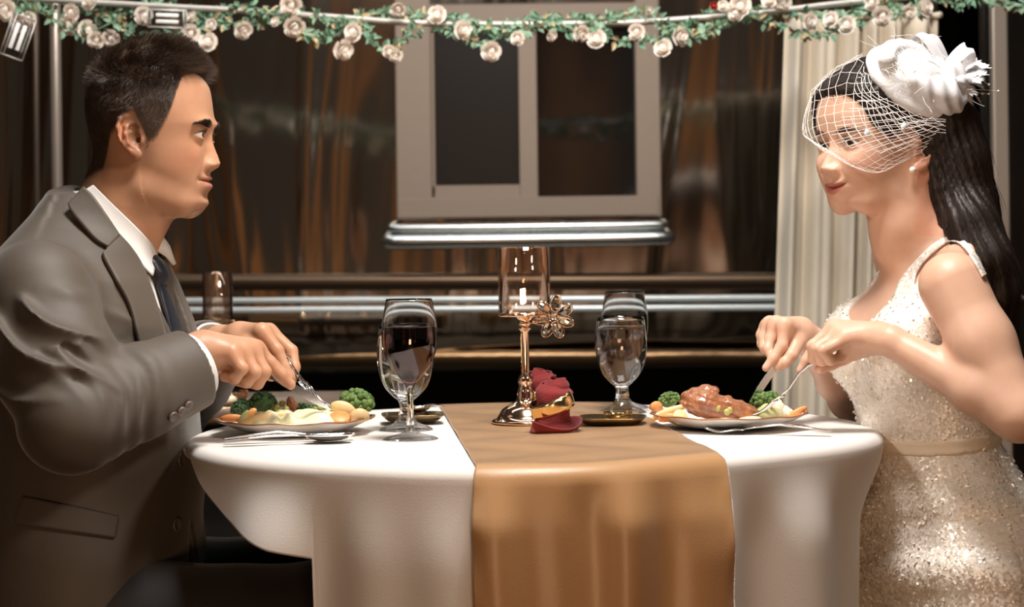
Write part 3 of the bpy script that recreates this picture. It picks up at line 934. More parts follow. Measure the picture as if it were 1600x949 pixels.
# ---------------------------------------------------------------- food
M['broc_head'] = mat('broccoli_floret', (.07, .14, .03), .7, 0, bump=(260, .002), var=(70, (.15, .24, .06)))
M['broc_dark'] = mat('dark_broccoli_floret', (.02, .06, .018), .7, 0, bump=(260, .002), var=(70, (.05, .11, .03)))
M['broc_stem'] = mat('broccoli_stem', (.52, .55, .20), .5, 0, var=(40, (.65, .62, .32)))
M['carrot'] = mat('cooked_carrot', (.80, .27, .07), .4, 0, sss=.1, ssss=.01, var=(40, (.88, .38, .14)))
M['potato'] = mat('potato_wedge', (.85, .56, .24), .42, 0, sss=.1, ssss=.01, var=(35, (.90, .66, .36)))
M['mash'] = mat('creamy_mash', (.88, .80, .56), .4, 0, sss=.2, ssss=.01, bump=(60, .003), var=(25, (.80, .78, .50)))
M['pea'] = mat('green_pea', (.36, .38, .09), .35, 0, var=(60, (.46, .44, .14)))
M['meat'] = mat('glazed_meat', (.26, .085, .035), .24, 0, coat=.6, bump=(110, .004, 5), var=(55, (.42, .17, .07)))
M['meat_pale'] = mat('chopped_meat', (.45, .22, .13), .4, 0, bump=(130, .003, 5), var=(60, (.30, .13, .07)))
M['cauli'] = mat('cauliflower', (.86, .80, .60), .6, 0, bump=(200, .0015))
def lump(name, label, cat, group, c, r, m, seed, amp=.15, R=None, seg=(28, 20), parts=None):
    """uneven rounded lump centred at c"""
    mb = MB(); mb.ball((0, 0, 0), (1, 1, 1), seg[0], seg[1])
    V = np.concatenate(mb.V)
    n = wn(V, 2.6, seed)*amp + wn(V, 6.5, seed+9)*amp*.35
    V = V*(1+n)[:, None]*np.array(r)
    if R is not None: V = V @ np.array(R).T
    o = np_mesh(name, V, mb.F, m, None); o.location = c
    tag(o, label, cat, group); return o
def broccoli(c, s, label, seed, dark=False, tilt=(0, 0, 1), stem=True):
    r = random.Random(seed)
    root = empty('broccoli_floret', c, 0, label, 'broccoli', 'broccoli florets')
    R = rot_to(tilt)
    mb = MB()
    for k in range(90):
        u = r.uniform(-.25, 1); a = r.uniform(0, 6.28); q = math.sqrt(max(0, 1-u*u))
        d = Vector((q*math.cos(a), q*math.sin(a), u))
        p = R @ (Vector((d.x*s, d.y*s, d.z*s*.75+s*.55)))
        b = s*r.uniform(.13, .24)
        mb.ball(p, b, 8, 6)
    mb.ball(R @ Vector((0, 0, s*.55)), (s*.95, s*.95, s*.7), 16, 12, R=R)
    mb.build('floret_head', M['broc_dark' if dark else 'broc_head'], root, local=True)
    if stem:
        mb = MB()
        mb.tube([R @ Vector((0, 0, -s*.75)), R @ Vector((0, 0, 0)), R @ Vector((0, 0, s*.5))], [s*.42, s*.36, s*.6], 12)
        for k in range(4):
            a = k*1.57+.4
            mb.tube([R @ Vector((0, 0, -s*.2)), R @ Vector((s*.5*math.cos(a), s*.5*math.sin(a), s*.35))], [s*.2, s*.24], 8)
        mb.build('stalk', M['broc_stem'], root, local=True)
    return root
def wedge(c, L, w, h, d, label, name, m, cat, group, seed=0):
    """long wedge-shaped piece"""
    R = Matrix((Vector(d).normalized(), Vector((0, 0, 1)).cross(Vector(d)).normalized(), Vector(d).normalized().cross(Vector((0, 0, 1)).cross(Vector(d)).normalized()))).transposed()
    mb = MB(); rings = []; n = 12
    for i in range(11):
        t = i/10; sc_ = math.sin(PI*(.08+.84*t))**.5
        bend = h*.5*math.sin(PI*t)
        ring = []
        for k in range(n):
            a = 2*PI*k/n
            yy = w*.5*sc_*math.copysign(abs(math.cos(a))**.8, math.cos(a)); zz = h*.5*sc_*math.copysign(abs(math.sin(a))**.8, math.sin(a))*(1-.35*math.cos(a))
            ring.append((L*(t-.5), yy, zz+bend*.3))
        rings.append(ring)
    mb.loft(rings, True, True)
    V = np.concatenate(mb.V); V = V*(1+.05*wn(V, 90, seed)[:, None]); V = V @ np.array(R).T
    o = np_mesh(name, V, mb.F, m); o.location = c; tag(o, label, cat, group); return o
def disc_slice(c, r, t, d, label, name, m, cat, group):
    mb = MB(); mb.lathe([(0, -t/2), (r*.9, -t/2), (r, -t*.3), (r, t*.3), (r*.9, t/2), (0, t/2)], 26)
    o = mb.build(name, m); o.data.transform(rot_to(d).to_4x4()); o.location = c; tag(o, label, cat, group); return o
def FP(px, py, Y=0.0): return P(px, py, Y)
def left_food():
    g = 'food on the left plate'
    broccoli(FP(410, 641, .03), .0175, 'dark green broccoli floret at the back of the left plate, under the man\'s hand', 3, True)
    broccoli(FP(381, 646, .02), .0135, 'small dark broccoli floret at the left end of the left plate', 5, True, (-.4, 0, 1))
    broccoli(FP(555, 643, .02), .0215, 'large pale green broccoli head at the right end of the left plate', 8, False, (.25, -.1, 1))
    broccoli(FP(473, 648, .035), .0115, 'small broccoli floret at the middle of the left plate, right of the peas', 11, True, (.1, -.3, 1))
    broccoli(FP(496, 648, .03), .0105, 'small broccoli floret under the fork tines on the left plate', 12, False, (.1, -.3, 1))
    wedge(FP(365, 655, -.02), .036, .014, .010, (1, .2, -.05), 'orange carrot piece at the far left of the left plate', 'carrot_piece', M['carrot'], 'carrot', 'carrot pieces')
    wedge(FP(392, 649, -.015), .022, .011, .009, (.7, -.1, .9), 'short carrot stick leaning on the dark broccoli, left plate', 'carrot_piece', M['carrot'], 'carrot', 'carrot pieces')
    wedge(FP(381, 655, -.03), .026, .011, .009, (.5, .1, .9), 'pale green broccoli stalk leaning by the carrots, left plate', 'vegetable_stalk', M['broc_stem'], 'vegetable', None)
    wedge(FP(411, 656, -.045), .066, .018, .013, (1, .05, .20), 'long pale potato wedge at the front left of the left plate', 'potato_wedge', M['potato'], 'potato', 'potato wedges')
    wedge(FP(536, 640, -.01), .036, .022, .017, (1, .1, -.30), 'rounded potato piece leaning on the large broccoli, left plate', 'potato_wedge', M['potato'], 'potato', 'potato wedges')
    wedge(FP(562, 652, -.04), .026, .02, .018, (1, .2, .1), 'small potato piece at the right rim of the left plate', 'potato_wedge', M['potato'], 'potato', 'potato wedges')
    disc_slice(FP(531, 653, -.045), .014, .006, (.1, -.5, 1), 'flat carrot slice at the right of the mash, left plate', 'carrot_slice', M['carrot'], 'carrot', 'carrot pieces')
    # mash
    pr = [ellip((PL[0]+.008, -.030, TZ+.016), (.066, .040, .013), k=.01), ellip((PL[0]+.030, -.02, TZ+.021), (.03, .026, .012), k=.012), ellip((PL[0]-.02, -.035, TZ+.020), (.026, .02, .010), k=.012),
          Prim(lambda p: .0028*np.sin(p[:, 0]*190+p[:, 1]*120+2*np.sin(p[:, 0]*60))+.002*wn(p, 110., 3), (PL[0], -.02, TZ+.02), .12, op='d')]
    V, F = polygonize(pr, (PL[0]-.1, -.09, TZ-.002), (PL[0]+.11, .04, TZ+.045), .0022)
    tag(np_mesh('mashed_potato', V, F, M['mash']), 'pale creamy mashed potato spread on the front of the left plate', 'mashed potato')
    lump('meat_piece', 'brown sausage-shaped meat piece upright behind the knife on the left plate', 'meat', None, FP(459, 637, .03), (.007, .008, .017), M['meat'], 2, .10, Matrix.Rotation(-.5, 3, 'Y'))
    lump('chopped_meat', 'chopped pink-brown meat lump at the centre of the left plate', 'meat', None, FP(445, 650, .01), (.012, .012, .010), M['meat_pale'], 4, .2)
    for k, (x, y, Y) in enumerate(((441, 631, .03), (433, 637, .02), (447, 640, .015), (425, 641, .03), (453, 650, 0), (436, 645, .005), (500, 638, .02), (492, 641, .01), (505, 646, .0))):
        o = lump('green_pea', 'green pea on the left plate, one of the few beside the chopped meat' if k < 6 else 'green pea on the left plate, under the tip of the fork', 'pea', 'peas beside the chopped meat, left plate' if k < 6 else 'peas under the fork tip, left plate', FP(x, y, Y), (.0048,)*3, M['pea'], 20+k, .03, seg=(12, 8))
left_food()
def right_food():
    broccoli(FP(1048, 634, .03), .0135, 'small broccoli floret at the back left of the right plate', 33, False, (-.3, 0, 1))
    broccoli(FP(1202, 640, .0), .0170, 'broccoli floret with thick pale stalk at the right of the right plate', 35, False, (-.1, .3, 1), stem=False)
    lump('vegetable_chunk', 'yellow-green vegetable chunk below the right broccoli, right plate', 'vegetable', None, FP(1199, 648, -.02), (.017, .013, .014), M['broc_stem'], 41, .12)
    lump('cauliflower_piece', 'creamy white cauliflower piece near the right rim of the right plate', 'cauliflower', None, FP(1228, 647, -.01), (.0105, .010, .011), M['cauli'], 42, .16)
    lump('cauliflower_piece', 'small pale cauliflower bit between broccoli and white piece, right plate', 'cauliflower', None, FP(1215, 640, -.012), (.008, .009, .013), M['cauli'], 43, .16)
    wedge(FP(1242, 648, -.015), .038, .012, .009, (1, .1, .62), 'orange carrot stick pointing up at the right rim of the right plate', 'carrot_piece', M['carrot'], 'carrot', 'carrot pieces')
    wedge(FP(1025, 637, .01), .017, .014, .013, (1, .3, -.1), 'orange carrot chunk at the back left of the right plate', 'carrot_piece', M['carrot'], 'carrot', 'carrot pieces')
    wedge(FP(1045, 645, -.025), .052, .013, .010, (1, 0, .38), 'long pale potato wedge leaning up to the meat, right plate', 'potato_wedge', M['potato'], 'potato', 'potato wedges')
    wedge(FP(1046, 654, -.04), .030, .015, .011, (1, -.1, .10), 'orange-tinted potato wedge at the left rim of the right plate', 'potato_wedge', M['carrot'], 'potato', 'potato wedges')
    disc_slice(FP(1062, 652, -.048), .010, .006, (.2, -1, .4), 'round pale potato slice against the meat, right plate', 'potato_slice', M['potato'], 'potato', 'potato wedges')
    # steak: folded slab
    cx = PR[0]
    pr = [ellip((cx-.030, -.012, TZ+.034), (.034, .030, .017), Matrix.Rotation(.15, 3, 'Y')), ellip((cx+.002, -.012, TZ+.028), (.036, .03, .014), Matrix.Rotation(.25, 3, 'Y')), ellip((cx-.046, -.008, TZ+.045), (.014, .018, .010), k=.008), ellip((cx-.024, -.002, TZ+.050), (.014, .014, .008), k=.006),
          Prim(lambda p: .004*wn(p, 75., 5)+.0015*wn(p, 210., 8)+.002*np.abs(np.sin(p[:, 2]*260+p[:, 0]*90)), (cx, -.01, TZ+.03), .12, op='d')]
    V, F = polygonize(pr, (cx-.09, -.06, TZ), (cx+.06, .04, TZ+.075), .0017)
    tag(np_mesh('steak', V, F, M['meat']), 'glossy brown glazed steak in the middle of the right plate', 'steak')
    lump('meat_piece', 'small dark meat bit held by the fork tip on the right plate', 'meat', None, FP(1163, 650, -.02), (.009, .009, .009), M['meat'], 51, .18)
    lump('mash_dab', 'small green-yellow sauce dab under the fork, right plate', 'sauce', None, FP(1172, 657, -.04), (.017, .012, .005), M['mash'], 52, .15)
    k = 0
    for (x, y, Y, g) in ((1103, 622, -.01, 0), (1110, 625, -.02, 0), (1107, 630, -.03, 0), (1098, 619, .0, 0), (1124, 631, -.03, 1), (1131, 636, -.035, 1), (1122, 638, -.04, 1), (1138, 632, -.02, 1), (1140, 641, -.04, 1), (1130, 627, -.02, 1), (1157, 636, .0, 2), (1152, 642, -.02, 2), (1160, 643, -.02, 2), (1136, 644, -.045, 1), (1146, 638, -.03, 1), (1117, 634, -.03, 1)):
        lab = ('green pea on top of the left hump of the steak', 'green pea in the cluster on the middle of the steak', 'green pea right of the steak, next to the fork')[g]
        lump('green_pea', lab, 'pea', ('peas on the left hump of the steak', 'peas on the middle of the steak', 'peas right of the steak')[g], FP(x, y, Y), (.0047,)*3, M['pea'], 60+k, .03, seg=(12, 8)); k += 1
right_food()

# ---------------------------------------------------------------- second candle holder and tealight behind the man
M['tealight'] = mat('tealight_glow', (1, .9, .75), .4, 0, emit=9.0, emitc=(1.0, .86, .66))
def back_table():
    root = empty('side_table', (P(340, 640, .8).x, .8, 0), 0, 'low dark side table behind the man holding candles', 'table')
    x = P(340, 640, .8).x; z = .735
    MB().box((x-.25, .85, z-.015), (1.0, .4, .03), None, .006).build('tabletop', M['wood'], root)
    for sx in (-.70, .20):
        for sy in (.70, 1.0):
            MB().box((x+sx, sy, (z-.03)/2), (.04, .04, z-.03), None, .004).build('leg', M['wood'], root)
    return x, z
bx_, bz_ = back_table()
def side_holder():
    x = P(336, 500, .75).x
    root = empty('candle_holder', (x, .78, bz_), 0, 'gold candle holder with glass cylinder and round crystals, behind the man\'s hands', 'candle holder')
    MB().lathe([(0, 0), (.045, 0), (.046, .004), (.03, .012), (.012, .03), (.007, .05), (.006, .13), (.010, .14), (.02, .148), (0, .149)], 36).build('stem', M['brass'], root, local=True)
    MB().lathe([(0, .15), (.026, .15), (.027, .152), (.027, .235), (.0262, .2352), (.0260, .153), (0, .152)], 44).build('glass_cylinder', M['candle_glass'], root, local=True)
    for k in range(7):
        a = k/7*2*PI
        MB().ball((.026*math.cos(a), .026*math.sin(a), .140-.01*(k % 2)), (.0095, .0095, .0095), 10, 7).build('crystal_ball', M['brass' if k % 2 else 'crystal'], root, smooth=False, local=True)
side_holder()
def tealight(x, y, z, label):
    root = empty('tealight_candle', (x, y, z), 0, label, 'candle')
    MB().lathe([(0, 0), (.024, 0), (.034, .010), (.038, .026), (.0365, .026), (.0325, .011), (.022, .003), (0, .003)], 40).build('glass_cup', M['candle_glass'], root, local=True)
    MB().lathe([(0, .004), (.017, .004), (.018, .016), (.004, .017), (0, .017)], 30).build('wax', M['cauli'], root, local=True)
    MB().ball((0, 0, .024), (.0045, .0045, .010), 12, 10).build('flame', M['tealight'], root, local=True)
    d = bpy.data.lights.new('candle_light', 'POINT'); d.energy = .35; d.color = (1, .7, .4); d.shadow_soft_size = .01
    o = bpy.data.objects.new('candle_light', d); o.location = (0, 0, .045); col.objects.link(o); o.parent = root
tealight(P(349, 636, .66).x, .70, bz_, 'glowing tealight in a round glass cup behind the man\'s sleeve')
# ================================================================ people: shared anatomy
def xf(prims, O, R, s=1.0):
    """move primitives built in a local frame (columns of R = forward, left, up)"""
    O = np.asarray(O, np.float32); R = np.asarray(R, np.float32); out = []
    for q in prims:
        def fn(p, f=q.fn): return f(((p-O) @ R)/s)*(s if True else 1)
        out.append(Prim(fn, O+R @ (q.c*s), q.r*s, q.k*s, q.op))
    return out
def frame(fwd, up=(0, 0, 1), pitch=0.0, roll=0.0):
    f = np.array(fwd, float); f /= np.linalg.norm(f); u = np.array(up, float)
    l = np.cross(u, f); l /= np.linalg.norm(l); u = np.cross(f, l)
    c, s_ = math.cos(pitch), math.sin(pitch)          # pitch > 0 tips the face down
    f2 = f*c - u*s_; u2 = u*c + f*s_
    c, s_ = math.cos(roll), math.sin(roll)
    l2 = l*c+u2*s_; u3 = u2*c-l*s_
    return np.stack([f2, l2, u3], 1)
def G(x, c, w): return np.exp(-((x-c)/w)**2)
HEAD_M = dict(
    z=[-.125, -.112, -.105, -.098, -.088, -.079, -.066, -.054, -.041, -.02, -.0045, .008, .018, .038, .068, .0765, .09, .12],
    xf=[.055, .071, .081, .0885, .0935, .0925, .094, .094, .095, .0955, .0980, .1015, .1040, .0995, .095, .091, .081, .045],
    w=[.020, .028, .034, .040, .046, .050, .0555, .0595, .064, .0685, .070, .0715, .073, .0755, .076, .0755, .072, .055],
    xm=[.03, .03, .03, .028, .025, .022, .02, .02, .018, .012, .008, .005, .003, 0, 0, 0, 0, 0],
    xb=[-.01, -.01, -.010, -.012, -.014, -.018, -.024, -.032, -.040, -.050, -.057, -.059, -.060, -.060, -.056, -.054, -.046, -.02],
    cran=((.014, 0, .046), (.074, .0745, .077)), ear=(.015, -.004, .93), nosez=[-.050, -.045, -.0415, -.038, -.0335, -.023, -.011, -.0045, .006], nose=[0, .0015, .006, .0145, .017, .0135, .0065, .0025, 0],
    eye=(.0852, .0310, .0035), er=.0120, brow=.0045, smile=.12, jaw=1.0, cheek=.003, lipu=.0045, lipl=.0062, mouthz=-.0575, bridge=.0058)
HEAD_W = dict(
    z=[-.112, -.101, -.094, -.088, -.082, -.075, -.066, -.054, -.041, -.02, -.0045, .008, .018, .038, .068, .0765, .09, .12],
    xf=[.036, .054, .065, .0725, .0775, .0780, .0830, .0880, .0905, .0890, .0890, .0895, .0910, .0920, .087, .083, .073, .035],
    w=[.014, .021, .027, .034, .0405, .046, .0525, .0575, .0625, .067, .0685, .070, .072, .074, .0745, .074, .070, .05],
    xm=[.02, .022, .024, .024, .022, .020, .02, .02, .018, .012, .008, .005, .003, 0, 0, 0, 0, 0],
    xb=[-.0, -.01, -.015, -.02, -.025, -.03, -.04, -.05, -.06, -.075, -.080, -.085, -.088, -.088, -.08, -.078, -.065, -.03],
    cran=((.001, 0, .045), (.083, .0745, .078)), ear=(-.004, -.012, 1.06, .42, .0065), zb=.0075, wing=.0085, nosez=[-.050, -.045, -.0415, -.038, -.0335, -.023, -.011, -.0045, .006], nose=[0, .001, .0055, .0145, .0175, .0120, .0055, .0020, 0],
    eye=(.0745, .0312, .001), er=.0120, brow=.0010, smile=.85, jaw=.7, cheek=.0055, lipu=.0052, lipl=.0075, mouthz=-.0605, bridge=.0050)
def smooth_tables(H):
    z = np.linspace(-.13, .13, 261)
    for k in ('xf', 'w', 'xm', 'xb'):
        v = np.interp(z, H['z'], H[k]); sg = 2.2 if k == 'xf' else 6.0
        g = np.exp(-(np.arange(-20, 21)/sg)**2/2); g /= g.sum(); H[k] = np.convolve(np.pad(v, 20, 'edge'), g, 'valid')
    H['z'] = z
smooth_tables(HEAD_M); smooth_tables(HEAD_W)
def face_D(H, y, z):
    ay = np.abs(y)
    n = np.interp(z, H['nosez'], H['nose'])
    wn_ = np.interp(z, [-.05, -.036, -.02, 0, .01], [.0105, .0105, .0085, .0065, .006])
    D = n*np.exp(-(ay/wn_)**2.4)
    D = D + H.get('wing', .0110)*G(ay, .0142, .0062)*G(z, -.0360, .0066)                   # wings
    D = D - .0030*G(ay, .0205, .0035)*G(z, -.036, .008)
    D = D + H['bridge']*G(ay, 0, .008)*G(z, -.001, .012)*0.35
    ex, ey, ez = H['eye']
    D = D - .0098*G(ay, ey-.004, .0165)*G(z, ez-.0005, .0105)                 # sockets
    D = D - .0035*G(ay, .0165, .006)*G(z, ez+.001, .010)
    D = D + H['brow']*G(ay, .027, .017)*G(z, ez+.0165, .0065)
    D = D + H['cheek']*G(ay, .040, .016)*G(z, -.022-.004*H['smile'], .015)
    mz = H['mouthz'] + H['smile']*.0085*(ay/.026)**2*(ay < .034)
    lw = np.exp(-(ay/.0205)**4)
    bow = .0012*G(ay, .006, .004)-.0008*G(ay, 0, .003)
    D = D + (H['lipu']+bow)*G(z, mz+.0040, .0038)*lw
    D = D + H['lipl']*G(z, mz-.0068, .0056)*np.exp(-(ay/.0175)**4)
    D = D - .0042*G(z, mz, .0015)*np.exp(-(ay/.0245)**6)
    D = D - .0022*G(ay, .0275, .0040)*G(z, H['mouthz']+H['smile']*.0090, .0045)
    D = D - .0020*G(ay, 0, .0028)*G(z, mz+.011, .004)                        # philtrum
    D = D + .0022*G(ay, .0045, .002)*G(z, mz+.010, .004)*.5
    D = D - .0030*G(z, mz-.0205, .0050)*G(ay, 0, .022)
    D = D + .0022*G(z, mz-.031, .009)*G(ay, 0, .018)
    # fold from nose wing to mouth corner
    D = D - .0009*H['smile']*G(ay-(.0205+(-.036-z)*.45), 0, .003)*ss(-z, .034, .040)*(1-ss(-z, .054, .062))
    return D
def head_prims(H, side_near):
    zt = H['z']
    def fn(p):
        x, y, z = p[:, 0], p[:, 1], p[:, 2]
        xf_ = np.interp(z, zt, H['xf']); w = np.interp(z, zt, H['w']); xm = np.interp(z, zt, H['xm']); xb = np.interp(z, zt, H['xb'])
        D = face_D(H, y, z)*ss(x, .03, .065)
        xe = x-D
        fr = xe > xm
        a = np.where(fr, xf_-xm, xm-xb)
        n = np.where(fr, 2.6, 2.1)
        rr = (np.abs(xe-xm)/a)**n + (np.abs(y)/w)**n
        d = (np.maximum(rr, 1e-9)**(1/n)-1)*np.minimum(a, w)
        zb = np.interp(x, [-.06, .0, .03, .06, .09], [-.066, -.083, -.095, -.1015, -.1055])+H.get('zb', 0)
        d = smax(d, (zb-z)*.9, .022)
        d = smax(d, z-.09, .02)
        return d*.85
    P_ = [Prim(fn, (.012, 0, -.01), .145, .01)]
    P_.append(ellip(H['cran'][0], H['cran'][1], k=.02))
    # jaw corners
    for s in (-1, 1):
        P_.append(capsule((.018, s*.046*H['jaw']**.2, -.068+H.get('zb', 0)*.5), (.062-H.get('zb', 0)*1.6, s*.030, -.090+H.get('zb', 0)), .0145, .0125, k=.022))
    ex, ey, ez = H['eye']; er = H['er']
    for s in (-1, 1):
        P_.append(ellip((ex, s*ey, ez), (er+.0016,)*3, k=.004))
        def lid(p, s=s):
            x, y, z = p[:, 0], p[:, 1], p[:, 2]
            u = (y*s-ey)/.0145
            up = .0048*np.maximum(0, 1-u*u)-.0002 + .0008*u
            lo_ = .0040*np.maximum(0, 1-u*u)-.0001 - .0008*u
            zz = z-ez+.0005
            return np.maximum(np.maximum(zz-up, -zz-lo_), np.maximum(ex+.002-x, np.abs(u)*.0145-.0145))
        P_.append(Prim(lid, (ex+.012, s*ey, ez), .018, .0012, 's'))
        # nostrils
        P_.append(ellip((.1005, s*.0068, -.0415), (.0060, .0032, .0035), np.array(Matrix.Rotation(s*.35, 3, 'Z')), k=.002, op='s'))
    # ears
    for s in (-1, 1):
        def E(u, v, o=0.0): es = H['ear'][2]; return (H['ear'][0]+(u*.97-v*(H['ear'][3] if len(H['ear']) > 3 else .16))*es, s*(.0690+(H['ear'][4] if len(H['ear']) > 4 else 0)+(.012-u)*.40*es+o), H['ear'][1]+v*es)
        P_.append(ellip(E(-.003, .008, -.003), (.0165, .0042, .026), np.array(Matrix.Rotation(s*-.42, 3, 'Z') @ Matrix.Rotation(.16, 3, 'Y')), k=.004))
        hel = [E(.004, .002, .002), E(.0095, .013), E(.009, .024), E(.002, .032), E(-.008, .0335, .001), E(-.016, .028, .002), E(-.0195, .016, .002), E(-.019, .002, .001), E(-.015, -.009), E(-.008, -.018, -.001), E(-.001, -.0235, -.002)]
        P_ += chain([np.array(q) for q in hel], [.0022, .0026, .003, .0032, .0034, .0034, .0033, .0032, .0032, .004, .0045], k=.0025)
        ant = [E(-.001, .022, .001), E(-.008, .0165, .002), E(-.011, .006, .003), E(-.009, -.006, .0025), E(-.002, -.012, .001)]
        P_ += chain([np.array(q) for q in ant], [.0022, .0027, .003, .0028, .0022], k=.003)
        P_.append(ellip(E(-.001, -.021, 0), (.0068, .0036, .0075), k=.004))
        P_.append(ellip(E(.0085, -.002, .001), (.0035, .003, .0055), k=.003))
        P_.append(ellip(E(.0005, .001, .0035), (.0078, .0085, .0108), k=.0015, op='s'))
        P_.append(ellip(E(.004, -.001, -.002), (.0035, .010, .0040), k=.001, op='s'))
        P_.append(ellip(E(.001, .0145, .0030), (.0068, .0042, .0055), k=.002, op='s'))
        P_.append(ellip(E(-.0155, .010, .0035), (.0022, .0030, .013), k=.0015, op='s'))
    return P_
def hand_prims(fingers, palm, k_palm=.010):
    """fingers: list of (pts, radii); palm: list of capsules. Fingers stay apart from one another."""
    pr = [capsule(a, b, ra, rb, k_palm) for a, b, ra, rb in palm]
    fs = [chain([np.array(q) for q in pts], r, .0035) for pts, r in fingers]
    c = np.mean([q.c for q in pr], 0); R = max([np.linalg.norm(q.c-c)+q.r for f in fs+[pr] for q in f])
    def fn(p):
        base = None
        for q in pr:
            e = q.fn(p); base = e if base is None else smin(base, e, k_palm)
        out = base
        for f in fs:
            e = None
            for q in f:
                g = q.fn(p); e = g if e is None else smin(e, g, .0035)
            out = smin(out, smin(base, e, .009), .0012)
        return out
    return [Prim(fn, c, R, .008)]
def skin_mat(name, a, b_):
    m = mat(name, (1, 1, 1), .42, 0, attr=True, sss=.12, ssss=.012, sssr=(1.0, .35, .18), var=(40, (.94, .92, .90)), bump=(700, .00012), spec=.4)
    return m
def paint_face(V, O, R, H, base, lips, s=1.0, stubble=None, extra=None):
    L = ((V-O) @ R)/s
    C = np.tile(np.array(base), (len(V), 1))
    x, y, z = L[:, 0], L[:, 1], L[:, 2]; ay = np.abs(y)
    inh = (np.abs(x) < .16) & (ay < .11) & (z > -.13) & (z < .2)
    mz = H['mouthz'] + H['smile']*.0085*(ay/.026)**2*(ay < .034)
    up_h = .0058*np.clip(1-(ay/.0255)**2, 0, 1)+.0008*G(ay, .006, .004)
    lo_h = .0098*np.clip(1-(ay/.0245)**2, 0, 1)
    m = ((z-mz) < up_h) & ((mz-z) < lo_h) & (x > .065) & inh
    C[m] = np.array(lips)
    bl = .30*G(ay, .045, .02)*G(z, -.028, .02)*ss(x, .03, .06)*inh
    C = C*(1-bl[:, None]) + bl[:, None]*np.array([base[0]*1.05, base[1]*.72, base[2]*.68])
    ee = .35*ss(ay, .073, .080)*inh*(x < .03)*(x > -.05)
    C = C*(1-ee[:, None]) + ee[:, None]*np.array([base[0]*1.0, base[1]*.62, base[2]*.52])
    if stubble is not None:
        st = stubble(x, ay, z)*inh*(~m)
        C = C*(1-st[:, None])+st[:, None]*np.array([.040, .027, .020])
    mouth_in = (np.abs(z-mz) < .0008) & (ay < .026) & (x > .07) & inh
    C[mouth_in] *= .35
    return C.clip(0, 1)
M['eye_white'] = mat('eyeball', (1, 1, 1), .08, 0, attr=True, coat=.5)
def eyeball(name, O, R, H, s_, look, parent, sc_=1.0, iris=(.06, .028, .014)):
    """eye with painted iris disc turned along look (local)"""
    ex, ey, ez = H['eye']; r = H['er']
    mb = MB(); mb.ball((0, 0, 0), r, 48, 40)
    V = np.concatenate(mb.V); lk = np.array(look, float); lk /= np.linalg.norm(lk)
    cosang = (V @ lk)/r
    ang = np.degrees(np.arccos(np.clip(cosang, -1, 1)))
    C = np.tile(np.array([.74, .70, .66]), (len(V), 1))
    C[ang < 30] = iris; C[ang < 13] = (.004, .003, .003)
    W = (V+np.array([ex, s_*ey, ez]))*sc_ @ R.T + O
    return np_mesh(name, W, mb.F, M['eye_white'], parent, cols=C)
def strands(name, roots, dirs, lens, rad, mat_, parent, curl=None, n=5, grav=None, seed=0, taper=.25):
    """hair: three-sided tapering tubes. roots, dirs (k,3); curl(points, t) -> offset"""
    k = len(roots); P_ = [roots]; d = dirs/np.maximum(np.linalg.norm(dirs, axis=1), 1e-9)[:, None]
    for i in range(1, n):
        if grav is not None: d = grav(P_[-1], d, i/(n-1)); d = d/np.maximum(np.linalg.norm(d, axis=1), 1e-9)[:, None]
        P_.append(P_[-1]+d*(lens/(n-1))[:, None])
    P_ = np.stack(P_, 1)                                   # k,n,3
    T = np.gradient(P_, axis=1); T /= np.maximum(np.linalg.norm(T, axis=2), 1e-12)[..., None]
    ref = np.where(np.abs(T[..., 2:3]) < .9, np.array([0, 0, 1.]), np.array([1., 0, 0]))
    A = np.cross(T, ref); A /= np.maximum(np.linalg.norm(A, axis=2), 1e-12)[..., None]; Bn = np.cross(T, A)
    tt = np.linspace(1, taper, n)[None, :, None]*rad
    ring = [P_ + tt*(A*math.cos(a)+Bn*math.sin(a)) for a in (0, 2.0944, 4.18879)]
    V = np.stack(ring, 2).reshape(-1, 3)
    base = (np.arange(k)*n*3)[:, None, None]; lv = (np.arange(n-1)*3)[None, :, None]; j = np.arange(3)[None, None, :]
    j2 = (j+1) % 3
    F = np.stack([base+lv+j, base+lv+j2, base+lv+3+j2, base+lv+3+j], -1).reshape(-1, 4)
    return np_mesh(name, V, F, mat_, parent)
def normals_of(V, F):
    n = np.cross(V[F[:, 2]]-V[F[:, 0]], V[F[:, 3]]-V[F[:, 1]]); N = np.zeros_like(V)
    for k in range(4):
        for x in range(3): N[:, x] += np.bincount(F[:, k], n[:, x], len(V))
    return N/np.maximum(np.linalg.norm(N, axis=1), 1e-12)[:, None]
def loftp(z, cx, xf_, xb, w, c, r, n=2.3, k=.02, op='u', grow=0.0, cy=None):
    z = np.array(z); o = np.argsort(z); z = z[o]
    T = [np.array(q)[o] for q in (cx, xf_, xb, w)]
    cyt = None if cy is None else np.array(cy)[o]
    def fn(p):
        zz = p[:, 2]
        q = [np.interp(zz, z, t) for t in T]
        y = p[:, 1] - (0 if cyt is None else np.interp(zz, z, cyt))
        a = np.where(p[:, 0] > q[0], q[1]-q[0], q[0]-q[2])+grow; w_ = q[3]+grow
        rr = (np.abs(p[:, 0]-q[0])/a)**n+(np.abs(y)/w_)**n
        d = (np.maximum(rr, 1e-9)**(1/n)-1)*np.minimum(a, w_)
        return np.maximum(d, np.maximum(z[0]-zz, zz-z[-1]))
    return Prim(fn, c, r, k, op)
